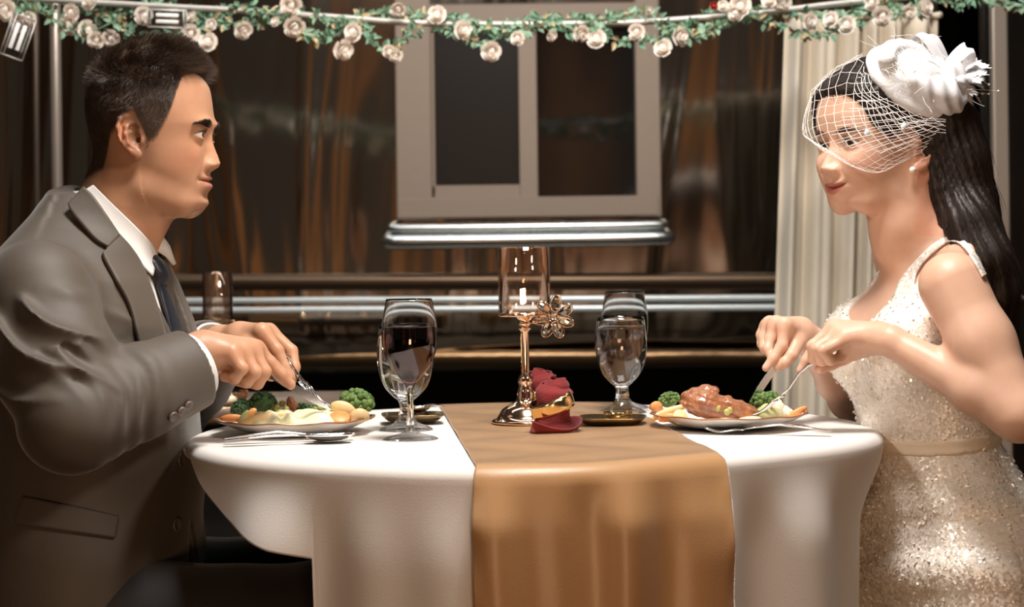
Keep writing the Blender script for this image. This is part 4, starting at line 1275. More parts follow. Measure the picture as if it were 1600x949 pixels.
def ribbon(ea, eb, prims, off, na=40, nb=12, y0=-.5, y1=.5):
    """surface patch between two photo outlines laid on a solid"""
    def rs(e, n):
        e = np.array(cr(e, 6)) if len(e) > 2 else np.array(e, float)
        L = np.concatenate([[0], np.cumsum(np.linalg.norm(np.diff(e, axis=0), axis=1))]); t = np.linspace(0, L[-1], n)
        return np.stack([np.interp(t, L, e[:, 0]), np.interp(t, L, e[:, 1])], 1)
    A = rs(ea, na); B_ = rs(eb, na); pts = []
    for i in range(na):
        for j in range(nb):
            t = j/(nb-1); pts.append(A[i]*(1-t)+B_[i]*t)
    pts = np.array(pts)
    Q, hit = raycast(prims, pts[:, 0], pts[:, 1], off, y0, y1)
    F = [(i*nb+j, i*nb+j+1, (i+1)*nb+j+1, (i+1)*nb+j) for i in range(na-1) for j in range(nb-1) if hit[i*nb+j] and hit[i*nb+j+1] and hit[(i+1)*nb+j] and hit[(i+1)*nb+j+1]]
    return Q, F
# ================================================================ the man
SK_M = (.54, .285, .17)
M['skin_man'] = skin_mat('tan_skin', None, None)
M['suit'] = mat('grey_brown_suit', (.088, .070, .053), .58, 0, sheen=.30, sheenr=.35, bump=(1400, .00025), var=(9, (.078, .062, .047)))
M['trouser'] = mat('black_trousers', (.014, .011, .010), .7, 0, sheen=.2, bump=(900, .0003))
M['shirt'] = mat('white_shirt', (.70, .69, .67), .7, 0, bump=(800, .0002))
M['tie'] = mat('navy_satin_tie', (.006, .007, .014), .38, 0, sheen=.08, bump=(500, .0003))
M['button'] = mat('horn_button', (.15, .12, .095), .35)
M['hair_m'] = mat('dark_brown_hair', (.060, .038, .025), .36, 0, spec=.5)
M['brow'] = mat('brow_hair', (.035, .022, .016), .6)
M['shoe'] = mat('black_leather', (.012, .011, .010), .3)
man = empty('person', (P(150, 900, 0).x, 0, 0), 0, 'man in grey-brown suit and navy tie, seated at left, cutting food', 'person')
MO = PA(216, 219, 0.0)
MR = frame((math.cos(math.radians(3)), math.sin(math.radians(-3)), 0), pitch=.0)
TOm = np.array([P(150, 418, 0).x, 0.0, 0.0]); TRm = frame((math.cos(math.radians(9)), -math.sin(math.radians(9)), 0))
def tmw(x, y, z): return TOm + TRm @ np.array([x, y, z])
def man_body():
    pr = xf(head_prims(HEAD_M, -1), MO, MR)
    nb = PA(196, 322, 0); nt = PA(203, 258, 0)
    pr.append(capsule(nt, nb, .0465, .0530, .018))
    pr.append(capsule(nb, tmw(-.01, 0, .99), .056, .07, .03))
    pr.append(capsule(PA(210, 332, 0), PA(202, 385, 0), .036, .038, .02))
    pr.append(ellip(PA(243, 349, 0), (.009, .009, .012), k=.015))           # adam's apple
    for s in ():      # neck cords
        pr.append(capsule(PA(190, 262, 0)+np.array([0, s*.045, 0]), PA(232, 385, 0)+np.array([0, s*.018, 0]), .012, .010, .02))
    # shoulders and trunk under the clothes
    pr.append(ellip(tmw(-.02, 0, .82), (.09, .15, .17), TRm, k=.04))
    # near (right) hand
    w = PA(290, 556, -.145)
    W2 = PA(318, 547, -.125)
    pr.append(capsule(PA(262, 574, -.165), w, .0240, .0240, .01))
    pr.append(capsule(w, W2, .0250, .0225, .01))
    q = lambda x, y, Y: PA(x, y-3, Y)
    fing = [([q(362, 557, -.134), q(378, 579, -.139), q(367, 594, -.134), q(351, 592, -.126)], [.0092, .0082, .0075, .0068]),
            ([q(378, 553, -.118), q(398, 585, -.123), q(385, 600, -.116), q(366, 597, -.108)], [.0096, .0088, .0081, .0074]),
            ([q(393, 549, -.101), q(413, 584, -.105), q(402, 602, -.099), q(384, 600, -.092)], [.0100, .0091, .0084, .0076]),
            ([q(400, 548, -.080), q(422, 570, -.078), q(441, 590, -.076), q(454, 604, -.074)], [.0100, .0086, .0080, .0070]),
            ([q(330, 556, -.085), q(368, 568, -.058), q(398, 579, -.055), q(424, 590, -.058)], [.014, .0108, .0096, .0082])]
    palm = [(W2, q(362, 554, -.131), .0205, .0125), (W2, q(379, 552, -.115), .021, .0130), (W2, q(394, 549, -.098), .0205, .0130), (W2, q(400, 550, -.082), .019, .0120),
            (q(325, 562, -.105), q(370, 571, -.112), .017, .012), (q(325, 555, -.09), q(365, 564, -.062), .016, .010)]
    pr += hand_prims(fing, palm)
    # far (left) hand
    q = lambda x, y, Y: PA(x-3, y+5, Y)
    w = PA(345, 536, .075); W2 = PA(376, 529, .055)
    pr.append(capsule(PA(315, 556, .10), w, .025, .0235, .01)); pr.append(capsule(w, W2, .023, .0200, .01))
    fing = [([q(413, 513, .018), q(436, 543, .012), q(447, 569, .008), q(455, 586, .004)], [.0100, .0090, .0080, .0068]),
            ([q(424, 513, .038), q(458, 544, .032), q(463, 569, .022), q(459, 589, .012)], [.0100, .0090, .0080, .0068]),
            ([q(424, 518, .058), q(453, 549, .055), q(457, 574, .045), q(448, 586, .034)], [.0094, .0084, .0076, .0066]),
            ([q(416, 524, .074), q(440, 553, .074), q(443, 574, .066), q(434, 584, .055)], [.0086, .0076, .0070, .0062]),
            ([q(388, 536, .022), q(410, 552, -.004), q(430, 568, -.008), q(447, 584, -.004)], [.013, .0104, .0092, .0078])]
    palm = [(W2, q(411, 515, .020), .0185, .0125), (W2, q(421, 516, .038), .019, .0125), (W2, q(421, 521, .056), .0185, .012), (W2, q(413, 526, .072), .017, .011),
            (q(378, 534, .045), q(412, 540, .048), .016, .011), (q(378, 530, .04), q(398, 541, .012), .015, .011)]
    pr += hand_prims(fing, palm)
    return pr
def stub_m(x, ay, z):
    # short hair fading into the skin at temple and sideburn, light beard shadow
    side = ss(z, -.012+.0*x, .030)*ss(-x, -.052+.0, -.030)*(ay > .03)
    side = side*(1-ss(-z, .0, .03))
    sb = .55*G(x, .018, .013)*ss(z, -.040, .005)*(ay > .05)
    nape = .75*ss(-x, .02, .045)*ss(z, -.070, -.030)
    hl = np.interp(x, [-.08, -.035, -.02, .014, .032, .043, .060, .068, .074, .080, .12], [-.055, -.045, .0, .034, -.010, -.002, .028, .056, .080, .090, .080])
    top = ss(z-hl, -.005, .008)
    beard = .16*ss(-z, .035, .065)*ss(x, -.01, .02)*(1-ss(-z, .10, .12))
    sb = np.maximum(sb, .42*G(x, .026, .016)*G(z, -.018, .020)*(ay > .05))
    return np.maximum(np.maximum(np.maximum(side*.0, sb), np.maximum(top*.97, nape)), beard)
t_ = time.time()
_pr = man_body()
V, F = polygonize(_pr, (MO[0]-.16, -.22, .60), (PA(475, 500, 0)[0], .20, MO[2]+.16), .0015)
print('man body', len(V), time.time()-t_)
V = relax(V, F, 1, .35)
C = paint_face(V, MO, MR, HEAD_M, SK_M, (.50, .20, .145), stubble=stub_m)
hx = (V[:, 0] > PA(330, 500, 0)[0]) & (V[:, 2] < .93)
C[hx] = C[hx]*(1-.12*np.clip(wn(V[hx], 60., 3), 0, 1)[:, None])
body_m = np_mesh('body', V, F, M['skin_man'], man, cols=C)
MV, MF = V, F
for s in (-1, 1): eyeball('eyeball', MO, MR, HEAD_M, s, (1, .05*s*-1+.05, -.03), man)
NM = normals_of(V, F)
# ---- hair
def man_hair():
    L = (V-MO) @ MR; Nl = NM @ MR
    x, y, z = L.T; ay = np.abs(y)
    hl = np.interp(x, [-.08, -.055, -.035, -.022, -.012, .014, .030, .041, .058, .067, .073, .079, .12], [-.055, -.050, -.036, -.010, .030, .033, -.014, -.004, .026, .052, .076, .087, .078])
    reg = (z > hl) & (z > -.06) & (ay < .082) & (np.abs(x) < .13)
    reg &= ~((x > -.018) & (x < .030) & (z < .030) & (ay > .070)) & ~((x > -.016) & (x < .020) & (z < .034))
    idx = np.where(reg)[0]
    rs_ = np.random.RandomState(3)
    pick = rs_.choice(idx, 24000)
    root = V[pick]+rs_.normal(size=(24000, 3))*.0006
    l = L[pick]; n = Nl[pick]
    X, Y_, Z = l.T
    topw = ss(Z, .066, .092)                       # long on top, short on the sides
    fw = ss(X, -.05, .07)
    ln = .006+.014*topw+.008*topw*fw + rs_.uniform(-1, 1, len(pick))*.003*topw
    ln = np.where((topw < .1), .0026+.004*ss(Z, 0.0, .06), ln)
    d = n*.45 + np.stack([.35+.25*fw, 0*X, .15+.25*fw], 1)*topw[:, None] + np.stack([-.30+0*X, 0*X, -.55+0*X], 1)*(1-topw)[:, None]
    wob = np.stack([wn(l, 160., 1), wn(l, 150., 2), wn(l, 140., 4)], 1)
    d = d+wob*.28 + rs_.normal(size=d.shape)*.10
    d = d @ MR.T
    back = np.array([-.35, 0, -.55]) @ MR.T
    def grav(p, dd, t):
        return dd + np.where(topw[:, None] > .5, np.array([.16, 0, -.22]), back*.2)*.5
    strands('hair', root, d, ln, .00030, M['hair_m'], man, grav=grav, seed=1)
    # dense under-layer that gives the hair its body
    def fn(p):
        xx, yy, zz = p.T; a = np.abs(yy)
        c0, r0 = HEAD_M['cran']
        q = (p-np.array(c0, np.float32)); 
        tw = ss(zz, .060, .092); f_ = ss(xx, -.05, .06)
        off = .0024+.006*tw+.007*tw*f_
        R_ = np.array(r0)[None, :]+off[:, None]
        k0 = np.sqrt(((q/R_)**2).sum(1)); k1 = np.sqrt(((q/(R_*R_))**2).sum(1))
        d = k0*(k0-1)/np.maximum(k1, 1e-9)
        hz = np.interp(xx, [-.09, -.06, -.035, -.028, -.018, .005, .020, .033, .045, .054, .060, .078, .095, .12], [-.045, -.040, -.026, .012, .044, .050, .050, .050, .060, .076, .091, .096, .092, .088])
        d = smax(d, (hz-zz)*.8, .008)
        return d - .0016*wn(p, np.array([60., 150., 60.]), 5)
    c = MO+MR @ np.array([.01, 0, .05])
    pr = xf([Prim(fn, (.01, 0, .05), .14)], MO, MR)
    Vh, Fh = polygonize(pr, MO-np.array([.13, .11, .08]), MO+np.array([.15, .11, .16]), .0028)
    np_mesh('hair_base', Vh, Fh, M['hair_m'], man)
    # strands also on the upper surface
    Nh = normals_of(Vh, Fh); lv = (Vh-MO) @ MR; nl = Nh @ MR
    ok = np.where((lv[:, 2] > .055) & (nl[:, 2] > -.3))[0]
    pk = rs_.choice(ok, 9000); l = lv[pk]; n = nl[pk]; tw = ss(l[:, 2], .06, .10)
    wob = np.stack([wn(l, 120., 7), wn(l, 110., 8), wn(l, 100., 9)], 1)
    d = n*.40+np.array([.55, 0, .25])*tw[:, None]+np.array([-.55, 0, -.45])*(1-tw)[:, None]+wob*.35+rs_.normal(size=n.shape)*.14
    ln = .006+.008*tw+.004*tw*ss(l[:, 0], 0, .08)+rs_.uniform(0, .004, len(pk))
    strands('hair', Vh[pk]-Nh[pk]*.001, d @ MR.T, ln, .00040, M['hair_m'], man, grav=lambda p, dd, t: dd+np.array([.05, 0, -.16])*t)
    # eyebrows and lashes
def face_hair(O, R, H, Vv, Nn, parent, sc_=1.0, n=420, m=None, thick=1.0, rad=.00035, browz=.0165, lash=.007, women=False):
    L = ((Vv-O) @ R)/sc_; rs_ = np.random.RandomState(5)
    x, y, z = L.T; ay = np.abs(y); ex, ey, ez = H['eye']
    c = ez+browz+.0035*np.clip(1-((ay-.034)/.022)**2, -1, 1)
    m_ = (x > .06) & (ay > .012) & (ay < .050) & (np.abs(z-c) < .0036*thick*np.clip(1.15-np.abs(ay-.026)/.028, .2, 1))
    idx = np.where(m_)[0]
    pk = rs_.choice(idx, n*2)
    s = np.sign(L[pk, 1])
    d = np.stack([0*s-.25, s*1.0, .42-.55*(np.abs(L[pk, 1])-.012)/.03], 1)+rs_.normal(size=(len(pk), 3))*.12+(Nn[pk] @ R)*.28
    strands('eyebrow', Vv[pk], d @ R.T, np.full(len(pk), .0075*sc_)*rs_.uniform(.7, 1.1, len(pk)), rad, m, parent)
    roots = []; ds = []
    for s in (-1, 1):
        for k in range(46):
            u = -1+2*k/45
            up = .0042*max(0, 1-u*u)-.0002+.0008*u
            yy = ey+u*.0138; zz = ez-.0005+up
            rr = H['er']+.0016; dx = math.sqrt(max(0, rr*rr-(yy-ey)**2-(zz-ez)**2))
            roots.append((ex+dx-.0004, s*yy, zz)); ds.append((.9, s*(.25+.5*u), .15+.25*rs_.rand()))
    roots = np.array(roots)*sc_ @ R.T+O; ds = np.array(ds) @ R.T
    up_ = R[:, 2]
    strands('eyelashes', roots, ds, np.full(len(roots), lash*sc_), .00032 if women else .00026, m, parent, grav=lambda p, dd, t: dd+up_*.35)
man_hair()
face_hair(MO, MR, HEAD_M, V, NM, man, 1.0, 620, M['brow'], 1.15, .00032, browz=.0125)
# ---------------------------------------------------------------- suit
_z = [1.075, 1.05, 1.03, 1.00, .96, .90, .84, .77, .70, .60, .52, .44]
_cx = [-.03]*3+[-.02, -.01, -.005, 0, 0, 0, -.005, -.01, -.01]
_xf = [.025, .045, .058, .076, .096, .118, .132, .136, .134, .133, .128, .115]
_xb = [-.050, -.068, -.085, -.112, -.135, -.145, -.145, -.14, -.135, -.14, -.15, -.15]
_w = [.058, .074, .095, .135, .165, .175, .175, .175, .175, .19, .20, .205]
def torso(grow=0.0, k=.03): return xf([loftp(_z, _cx, _xf, _xb, _w, (0, 0, .76), .42, 2.25, k, grow=grow)], TOm, TRm)[0]
# arms of the suit: shoulder, elbow, cuff
SH = PA(58, 462, -.190); EL = PA(112, 662, -.262); CU = PA(301, 575, -.150)
SHf = tmw(-.05, .165, .935); ELf = PA(245, 655, .200); CUf = PA(338, 546, .085)
def sleeve(sh, el, cu, rc, near):
    mid = sh*.5+el*.5
    dirf = (cu-el)/np.linalg.norm(cu-el)
    out = [capsule(sh, mid, .070, .068, .035), capsule(mid, el+np.array([0, 0, .012]), .068, .061, .03), capsule(el, el*.45+cu*.55, .061, .058, .025), capsule(el*.45+cu*.55, cu+dirf*.03, .058, rc, .01)]
    return out, dirf
def cut(c, d, r, name=None):
    """flat end"""
    c = np.asarray(c, np.float32); d = np.asarray(d, np.float32)
    def fn(p): return -((p-c) @ d)
    return Prim(fn, c+d*r, r*1.02, .003, 's')
def seg_coord(p, a, b):
    ba = b-a; L = np.linalg.norm(ba); d = ba/L; q = p-a; t = q @ d; rad = q-t[:, None]*d; return t/L, rad, d
def sleeve_folds(sh, el, cu, sgn, seed):
    n_in = np.cross(el-sh, cu-el); n_in /= np.linalg.norm(n_in)
    def fn(p):
        t, rad, d = seg_coord(p, sh, el); r = np.linalg.norm(rad, axis=1)
        crease_dir = np.array([.42, .0, -.90]); 
        # long diagonal pulls running from the armhole down to the inner elbow
        u = p @ np.array([.38, .25, .89]); v = p @ np.array([.92, .1, -.38])
        w1 = ss(t, .10, .30)*(1-ss(t, .85, 1.05))*(r < .12)
        f = np.sin(u*165+2.4*np.sin(v*19+seed)+1.3*np.sin(v*37)+.8*np.sin(p[:, 1]*40))
        ph = u*62+1.5*np.sin(v*17+seed)+.9*np.sin(v*33)+.5*np.sin(p[:, 1]*40)
        crest = (1-np.abs(np.sin(ph)))**1.6
        m = np.clip(.45+.75*wn(p, 13., seed+3), .08, 1.1)
        out = .0170*(crest-.22)*w1*m
        # bunching on the forearm near the elbow
        t2, rad2, d2 = seg_coord(p, el, cu); r2 = np.linalg.norm(rad2, axis=1)
        w2 = np.exp(-((t2-.24)/.24)**2)*(r2 < .1)
        a2 = t2*np.linalg.norm(cu-el)
        out += .0105*w2*(.30+.70*ss(rad2[:, 2], -.045, .02))*np.clip(.55+.7*wn(p, 24., seed+8), .1, 1.2)*np.sin(a2*235+2.6*np.sin(rad2[:, 2]*48+seed)+.9*np.sin(rad2[:, 1]*40))
        w3 = ss(t2, .45, .7)*(r2 < .09)
        out += .0016*w3*wn(p, np.array([25., 25., 45.]), seed+5)
        return out
    c = (sh+el+cu)/3
    return Prim(fn, c, .34, op='d')
def jacket():
    pr = [torso(0)]
    # padded shoulders
    for s in (-1, 1):
        pr.append(xf([capsule((-.035, s*.05, 1.000), (-.045, s*.150, .945), .044, .056, .05)], TOm, TRm)[0])
    pr.append(xf([capsule((-.030, 0, 1.040), (-.05, 0, .96), .048, .07, .03)], TOm, TRm)[0])
    # collar stand around the back of the neck
    trunk = list(pr)
    s1, d1 = sleeve(SH, EL, CU, .0500, True); s2, d2 = sleeve(SHf, ELf, CUf, .050, False)
    sd = [Prim(lambda p: .0045*wn(p, np.array([9., 9., 22.]), 21)+.004*np.sin(p[:, 2]*34+p[:, 0]*22)*ss(p[:, 2], .58, .66)*(1-ss(p[:, 2], .80, .86)), (TOm[0], 0, .78), .45, op='d')]
    return trunk, s1, s2, d1, d2, sd
trunk, s1, s2, d1_, d2_, sd_ = jacket()
def vcut():
    def fn(p):
        x, y, z = p[:, 0], p[:, 1], p[:, 2]
        w_ = np.interp(z, [.80, .84, .87, .93, 1.00, 1.04, 1.10], [-.02, .016, .032, .046, .058, .063, .070])
        w_ = np.where(y > 0, w_*.8, w_)
        return np.maximum(np.abs(y)-w_, .0-x+.0)*.9
    return xf([Prim(fn, (.08, 0, .95), .30, .004, 's')], TOm, TRm)[0]
def neck_hole(r=.060):
    return capsule(PA(198, 300, 0), tmw(.0, 0, 1.0), r, r, .01, 's')
fold_n = sleeve_folds(SH, EL, CU, 1, 3); fold_f = sleeve_folds(SHf, ELf, CUf, -1, 9)
def inner(prims, sh, cu, d, depth=.05, r=.05):
    """open the cuff"""
    return [cut(cu, d, .12), capsule(cu-d*depth, cu+d*.05, r, r, .003, 's')]
front_open = xf([Prim(lambda p: np.maximum(np.abs(p[:, 1]-.0)-np.interp(p[:, 2], [.40, .50, .60, .64, .66], [.055, .035, .010, -.004, -.01]), -p[:, 0])*.9, (.10, 0, .53), .28, .006, 's')], TOm, TRm)[0]
_near = s1+inner(None, SH, CU, d1_, .03, .0450)
_near_p = Prim(lambda p: evalp(_near, p), (SH+EL+CU)/3, .30, .03)
jk = trunk + sd_ + [vcut(), neck_hole(.061), front_open, _near_p, fold_n]
t_ = time.time()
lo = np.array([PA(-150, 500, 0)[0], -.40, .42]); hi = np.array([PA(420, 500, 0)[0], .36, 1.10])
V, F = polygonize(jk, lo, hi, .0034); V = relax(V, F, 1, .4)
np_mesh('jacket', V, F, M['suit'], man)
print('jacket', len(V), time.time()-t_); t_ = time.time()
fs = s2+[fold_f]+inner(None, SHf, CUf, d2_, .03, .043)
V, F = polygonize(fs, (min(SHf[0], CUf[0])-.12, -.02, .62), (CUf[0]+.08, .36, 1.06), .0042); V = relax(V, F, 1, .4)
np_mesh('sleeve', V, F, M['suit'], man)
# shirt and cuffs
sh_ = [xf([loftp(_z, _cx, _xf, _xb, _w, (0, 0, .76), .42, 2.25, .02, grow=-.013)], TOm, TRm)[0], capsule(PA(198, 322, 0), tmw(-.005, 0, 1.0), .0600, .070, .03), neck_hole(.0572)]
V, F = polygonize(sh_, lo, hi+np.array([0, 0, .03]), .005)
np_mesh('shirt', V, F, M['shirt'], man)
for c_, d_, r_, rr in ((CU, d1_, .0430, .0395), (CUf, d2_, .040, .036)):
    mb = MB(); mb.lathe([(rr, -.05), (r_, -.05), (r_, .0035+.004), (r_-.001, .009), (rr, .008), (rr-.0005, -.04)], 44, mtx(c_, rot_to(d_)))
    mb.build('shirt_cuff', M['shirt'], man)
# lapels, collar, pocket flap: cloth laid on the jacket where the photo shows them
base_ = trunk+sd_
def panel(name, ea, eb, prims, off, m, th=.003, na=40, nb=12, mirror=False, parent=man, y0=-.5, y1=.3, sm=2):
    Q, F_ = ribbon(ea, eb, prims, off, na, nb, y0, y1)
    if sm:
        G_ = Q.reshape(na, nb, 3)
        for _ in range(sm):
            g = G_.copy(); g[1:-1, 1:-1] = (G_[:-2, 1:-1]+G_[2:, 1:-1]+G_[1:-1, :-2]+G_[1:-1, 2:]+G_[1:-1, 1:-1]*2)/6; G_ = g
        Q = G_.reshape(-1, 3)
    outs = []
    for mir in ((False, True) if mirror else (False,)):
        W = Q.copy()
        if mir:
            L = (W-TOm) @ TRm; L[:, 1] *= -.85; L[:, 0] += .003; W = L @ TRm.T+TOm
        o = np_mesh(name, W, F_, m, parent); md = o.modifiers.new('t', 'SOLIDIFY'); md.thickness = th; md.offset = 0
        outs.append(o)
    return outs
neckc = [capsule(PA(203, 300, 0), tmw(-.02, 0, 1.0), .066, .078, .03)]
collar_s = base_+neckc
panel('lapel', [(169, 387), (161, 398), (180, 435), (204, 481), (222, 554), (246, 610)], [(186, 366), (205, 388), (222, 416), (241, 466), (259, 530), (272, 610)], collar_s, .0055, M['suit'], .004, 60, 14, mirror=False)
def far_lapel():
    inner_ = np.array(cr([PA(248, 404, .012), PA(254, 440, .010), (PA(264, 478, .010)), PA(277, 520, .012), PA(292, 562, .014)], 6))
    outer_ = np.array(cr([PA(254, 392, .030), PA(268, 422, .050), PA(281, 456, .062), PA(297, 512, .070), PA(305, 560, .072)], 6))
    n = len(inner_); m = 9; V = []; F = []
    for i in range(n):
        for j in range(m):
            t = j/(m-1); V.append(inner_[i]*(1-t)+outer_[i]*t+np.array([.005*math.sin(PI*t), 0, 0]))
    back = len(V)
    for i in range(n): V.append(outer_[i]+np.array([-.045, .035, -.004]))
    for i in range(n-1):
        for j in range(m-1):
            q = i*m+j; F.append((q, q+1, q+m+1, q+m))
        F.append((i*m+m-1, back+i, back+i+1, (i+1)*m+m-1))
    o = np_mesh('lapel', V, F, M['suit'], man); md = o.modifiers.new('t', 'SOLIDIFY'); md.thickness = .004; md.offset = 0
far_lapel()
panel('collar', [(106, 318), (112, 332), (146, 371), (169, 386)], [(131, 292), (146, 306), (166, 335), (187, 368)], collar_s, .0065, M['suit'], .004, 30, 12, mirror=True)
panel('shirt_collar', [(130, 299), (160, 331), (192, 377), (222, 414), (239, 431)], [(146, 289), (176, 319), (207, 349), (236, 380), (246, 400)], collar_s, .004, M['shirt'], .002, 40, 12, mirror=False)
# far collar wing
mb = MB(); a = [PA(237, 381, .0), PA(250, 371, .02), PA(254, 370, .03)]; b = [PA(243, 393, -.0), PA(262, 398, .018), PA(271, 416, .03)]
V = [PA(236, 380, -.01), PA(243, 372, .0), PA(252, 369, .012), PA(263, 385, .024), PA(273, 413, .030), PA(269, 415, .026), PA(258, 402, .012), PA(246, 394, .0), PA(238, 391, -.012)]
F = [(0, 1, 7, 8), (1, 2, 6, 7), (2, 3, 5, 6), (3, 4, 5)]
o = np_mesh('shirt_collar', V, F, M['shirt'], man); md = o.modifiers.new('t', 'SOLIDIFY'); md.thickness = .003
# tie
def tie():
    mb = MB(); rings = []
    # centre line on the shirt front: knot then blade
    zz = [.995, .985, .972, .962, .955, .935, .915, .895, .875, .855]
    ww = [.014, .0185, .0165, .0130, .0120, .0165, .0205, .025, .029, .032]
    th = [.008, .012, .012, .009, .006, .005, .005, .004, .004, .004]
    for z, w_, t in zip(zz, ww, th):
        xs = np.interp(z, _z[::-1], _xf[::-1])-.006+ (.006 if z > .96 else .0)
        rings.append([tuple(tmw(xs+t*math.cos(a), w_*math.sin(a), z)) for a in np.linspace(0, 2*PI, 16, endpoint=False)])
    mb.loft(rings, True, True); mb.build('tie', M['tie'], man)
tie()
panel('pocket_flap', [(36, 777), (60, 781), (120, 793), (186, 808)], [(20, 817), (60, 823), (120, 832), (181, 841)], base_, .004, M['suit'], .0035, 36, 12)
# buttons
def button(px, py, prims, r=.009, off=.004, nm='button', y0=-.5):
    Q, h = raycast(prims, [px], [py], off, y0, .3); c = Q[0]
    e = .002; g = np.array([evalp(prims, np.array([c+np.eye(3)[i]*e]))[0]-evalp(prims, np.array([c-np.eye(3)[i]*e]))[0] for i in range(3)]); g /= np.linalg.norm(g)
    mb = MB(); mb.lathe([(.0002, -.001), (r*.9, -.001), (r, .0005), (r*.98, .002), (r*.85, .0024), (r*.72, .0014), (.0002, .0014)], 24, mtx(c, rot_to(g)))
    for a in range(4): 
        p = Vector(c)+rot_to(g) @ Vector((.0022*math.cos(a*1.57+.8), .0022*math.sin(a*1.57+.8), .0016)); mb.ball(p, (.0009, .0009, .0006), 6, 4)
    mb.build(nm, M['button'], man)
for (x, y) in ((270, 651), (283, 643), (294, 634)): button(x, y, s1, .0068, .001, 'cuff_button')
button(276, 821, base_, .0100, .002); button(283, 719, base_, .0095, .002)
# trousers and shoes
def trousers():
    hip = tmw(-.03, 0, .52)
    pr = [ellip(hip, (.15, .185, .11), TRm, k=.04)]
    for s in (-1, 1):
        h = tmw(.0, s*.095, .515); kn = np.array([P(545, 900, 0).x, s*.13-.02, .530]); an = np.array([P(500, 900, 0).x, s*.14-.02, .09])
        pr += [capsule(h, kn, .080, .066, .05), capsule(kn, an, .062, .045, .03)]
    pr.append(Prim(lambda p: .004*wn(p, 22., 31), (hip[0]+.2, 0, .4), .6, op='d'))
    return pr
tp = trousers()
V, F = polygonize(tp, (PA(-150, 500, 0)[0], -.36, .04), (PA(680, 500, 0)[0], .36, .66), .008); V = relax(V, F, 1)
np_mesh('trousers', V, F, M['trouser'], man)
for s in (-1, 1):
    x0 = P(500, 900, 0).x; y0_ = s*.14-.02
    pr = [ellip((x0+.06, y0_, .04), (.135, .047, .040), k=.02), ellip((x0-.02, y0_, .065), (.05, .04, .05), k=.02), Prim(lambda p: .0-p[:, 2]+.002, (x0+.05, y0_, -.2), .6, .002, 'i')]
    V, F = polygonize(pr, (x0-.12, y0_-.08, -.01), (x0+.24, y0_+.08, .14), .005)
    np_mesh('shoe', V, F, M['shoe'], man)
def stool(x, y, label, h=.43):
    root = empty('stool', (x, y, 0), 0, label, 'stool', 'dark stools under the diners')
    MB().lathe([(.0005, h-.045), (.165, h-.045), (.18, h-.03), (.18, h-.012), (.165, h), (.0005, h)], 40).build('seat', M['wood'], root, local=True)
    for k in range(4):
        a = PI/4+k*PI/2
        mb = MB(); mb.tube([(.17*math.cos(a), .17*math.sin(a), .001), (.13*math.cos(a), .13*math.sin(a), h-.04)], [.014, .018], 10); mb.build('leg', M['wood'], root, local=True)
stool(float(TOm[0])-.03, .0, 'dark round stool that carries the man, mostly below the picture', .395)
print('suit done', time.time()-t_)
# ================================================================ the woman
SK_W = (.68, .42, .30)
M['skin_woman'] = skin_mat('light_tan_skin', None, None)
M['brow_w'] = mat('soft_brown_brow', (.11, .065, .045), .6)
M['hair_w'] = mat('black_brown_hair', (.022, .014, .011), .5, 0, spec=.3)
def glitter():
    m = bpy.data.materials.new('champagne_sequins'); m.use_nodes = True; nt = m.node_tree; b = nt.nodes['Principled BSDF']
    tc = nt.nodes.new('ShaderNodeTexCoord')
    vo = nt.nodes.new('ShaderNodeTexVoronoi'); vo.inputs['Scale'].default_value = 330
    nt.links.new(tc.outputs['Object'], vo.inputs['Vector'])
    ge = nt.nodes.new('ShaderNodeNewGeometry')
    sub = nt.nodes.new('ShaderNodeVectorMath'); sub.operation = 'SUBTRACT'; sub.inputs[1].default_value = (.5, .5, .5)
    sc_ = nt.nodes.new('ShaderNodeVectorMath'); sc_.operation = 'SCALE'; sc_.inputs['Scale'].default_value = .5
    ad = nt.nodes.new('ShaderNodeVectorMath'); ad.operation = 'ADD'; no = nt.nodes.new('ShaderNodeVectorMath'); no.operation = 'NORMALIZE'
    nt.links.new(vo.outputs['Color'], sub.inputs[0]); nt.links.new(sub.outputs[0], sc_.inputs[0]); nt.links.new(sc_.outputs[0], ad.inputs[0]); nt.links.new(ge.outputs['Normal'], ad.inputs[1])
    nt.links.new(ad.outputs[0], no.inputs[0]); nt.links.new(no.outputs[0], b.inputs['Normal'])
    sp = nt.nodes.new('ShaderNodeSeparateColor'); nt.links.new(vo.outputs['Color'], sp.inputs[0])
    cr_ = nt.nodes.new('ShaderNodeValToRGB'); cr_.color_ramp.elements[0].color = (.80, .72, .61, 1); cr_.color_ramp.elements[1].color = (.98, .94, .88, 1)
    nt.links.new(sp.outputs[0], cr_.inputs[0]); nt.links.new(cr_.outputs[0], b.inputs['Base Color'])
    b.inputs['Metallic'].default_value = .12; b.inputs['Roughness'].default_value = .38; b.inputs['Coat Weight'].default_value = .35; b.inputs['Coat Roughness'].default_value = .1
    return m
M['sequin'] = glitter()
M['sequin_flake'] = mat('loose_sequin', (.95, .90, .83), .15, .0, coat=.8)
M['waistband'] = mat('champagne_ribbon', (.80, .68, .53), .5, 0, sheen=.3)
M['white_felt'] = mat('white_felt', (.70, .70, .70), .85, 0, sheen=.3, bump=(260, .0008))
M['organza'] = mat('white_organza', (.76, .75, .77), .5, 0, alpha=.80, sheen=.4)
M['feather'] = mat('white_feather', (.78, .77, .77), .7, 0, sheen=.3)
M['net'] = mat('veil_thread', (.93, .88, .84), .6, 0)
M['pearl'] = mat('pearl', (.90, .84, .78), .15, 0, coat=.8)
woman = empty('person', (P(1450, 900, 0).x, 0, 0), 0, 'woman in ivory sequin gown with white netted hat, seated at right, using fork and knife', 'person')
YW = math.radians(27)
WO = PA(1379, 229, .018)
WR = frame((-math.cos(YW), -math.sin(YW), 0), pitch=-.01)
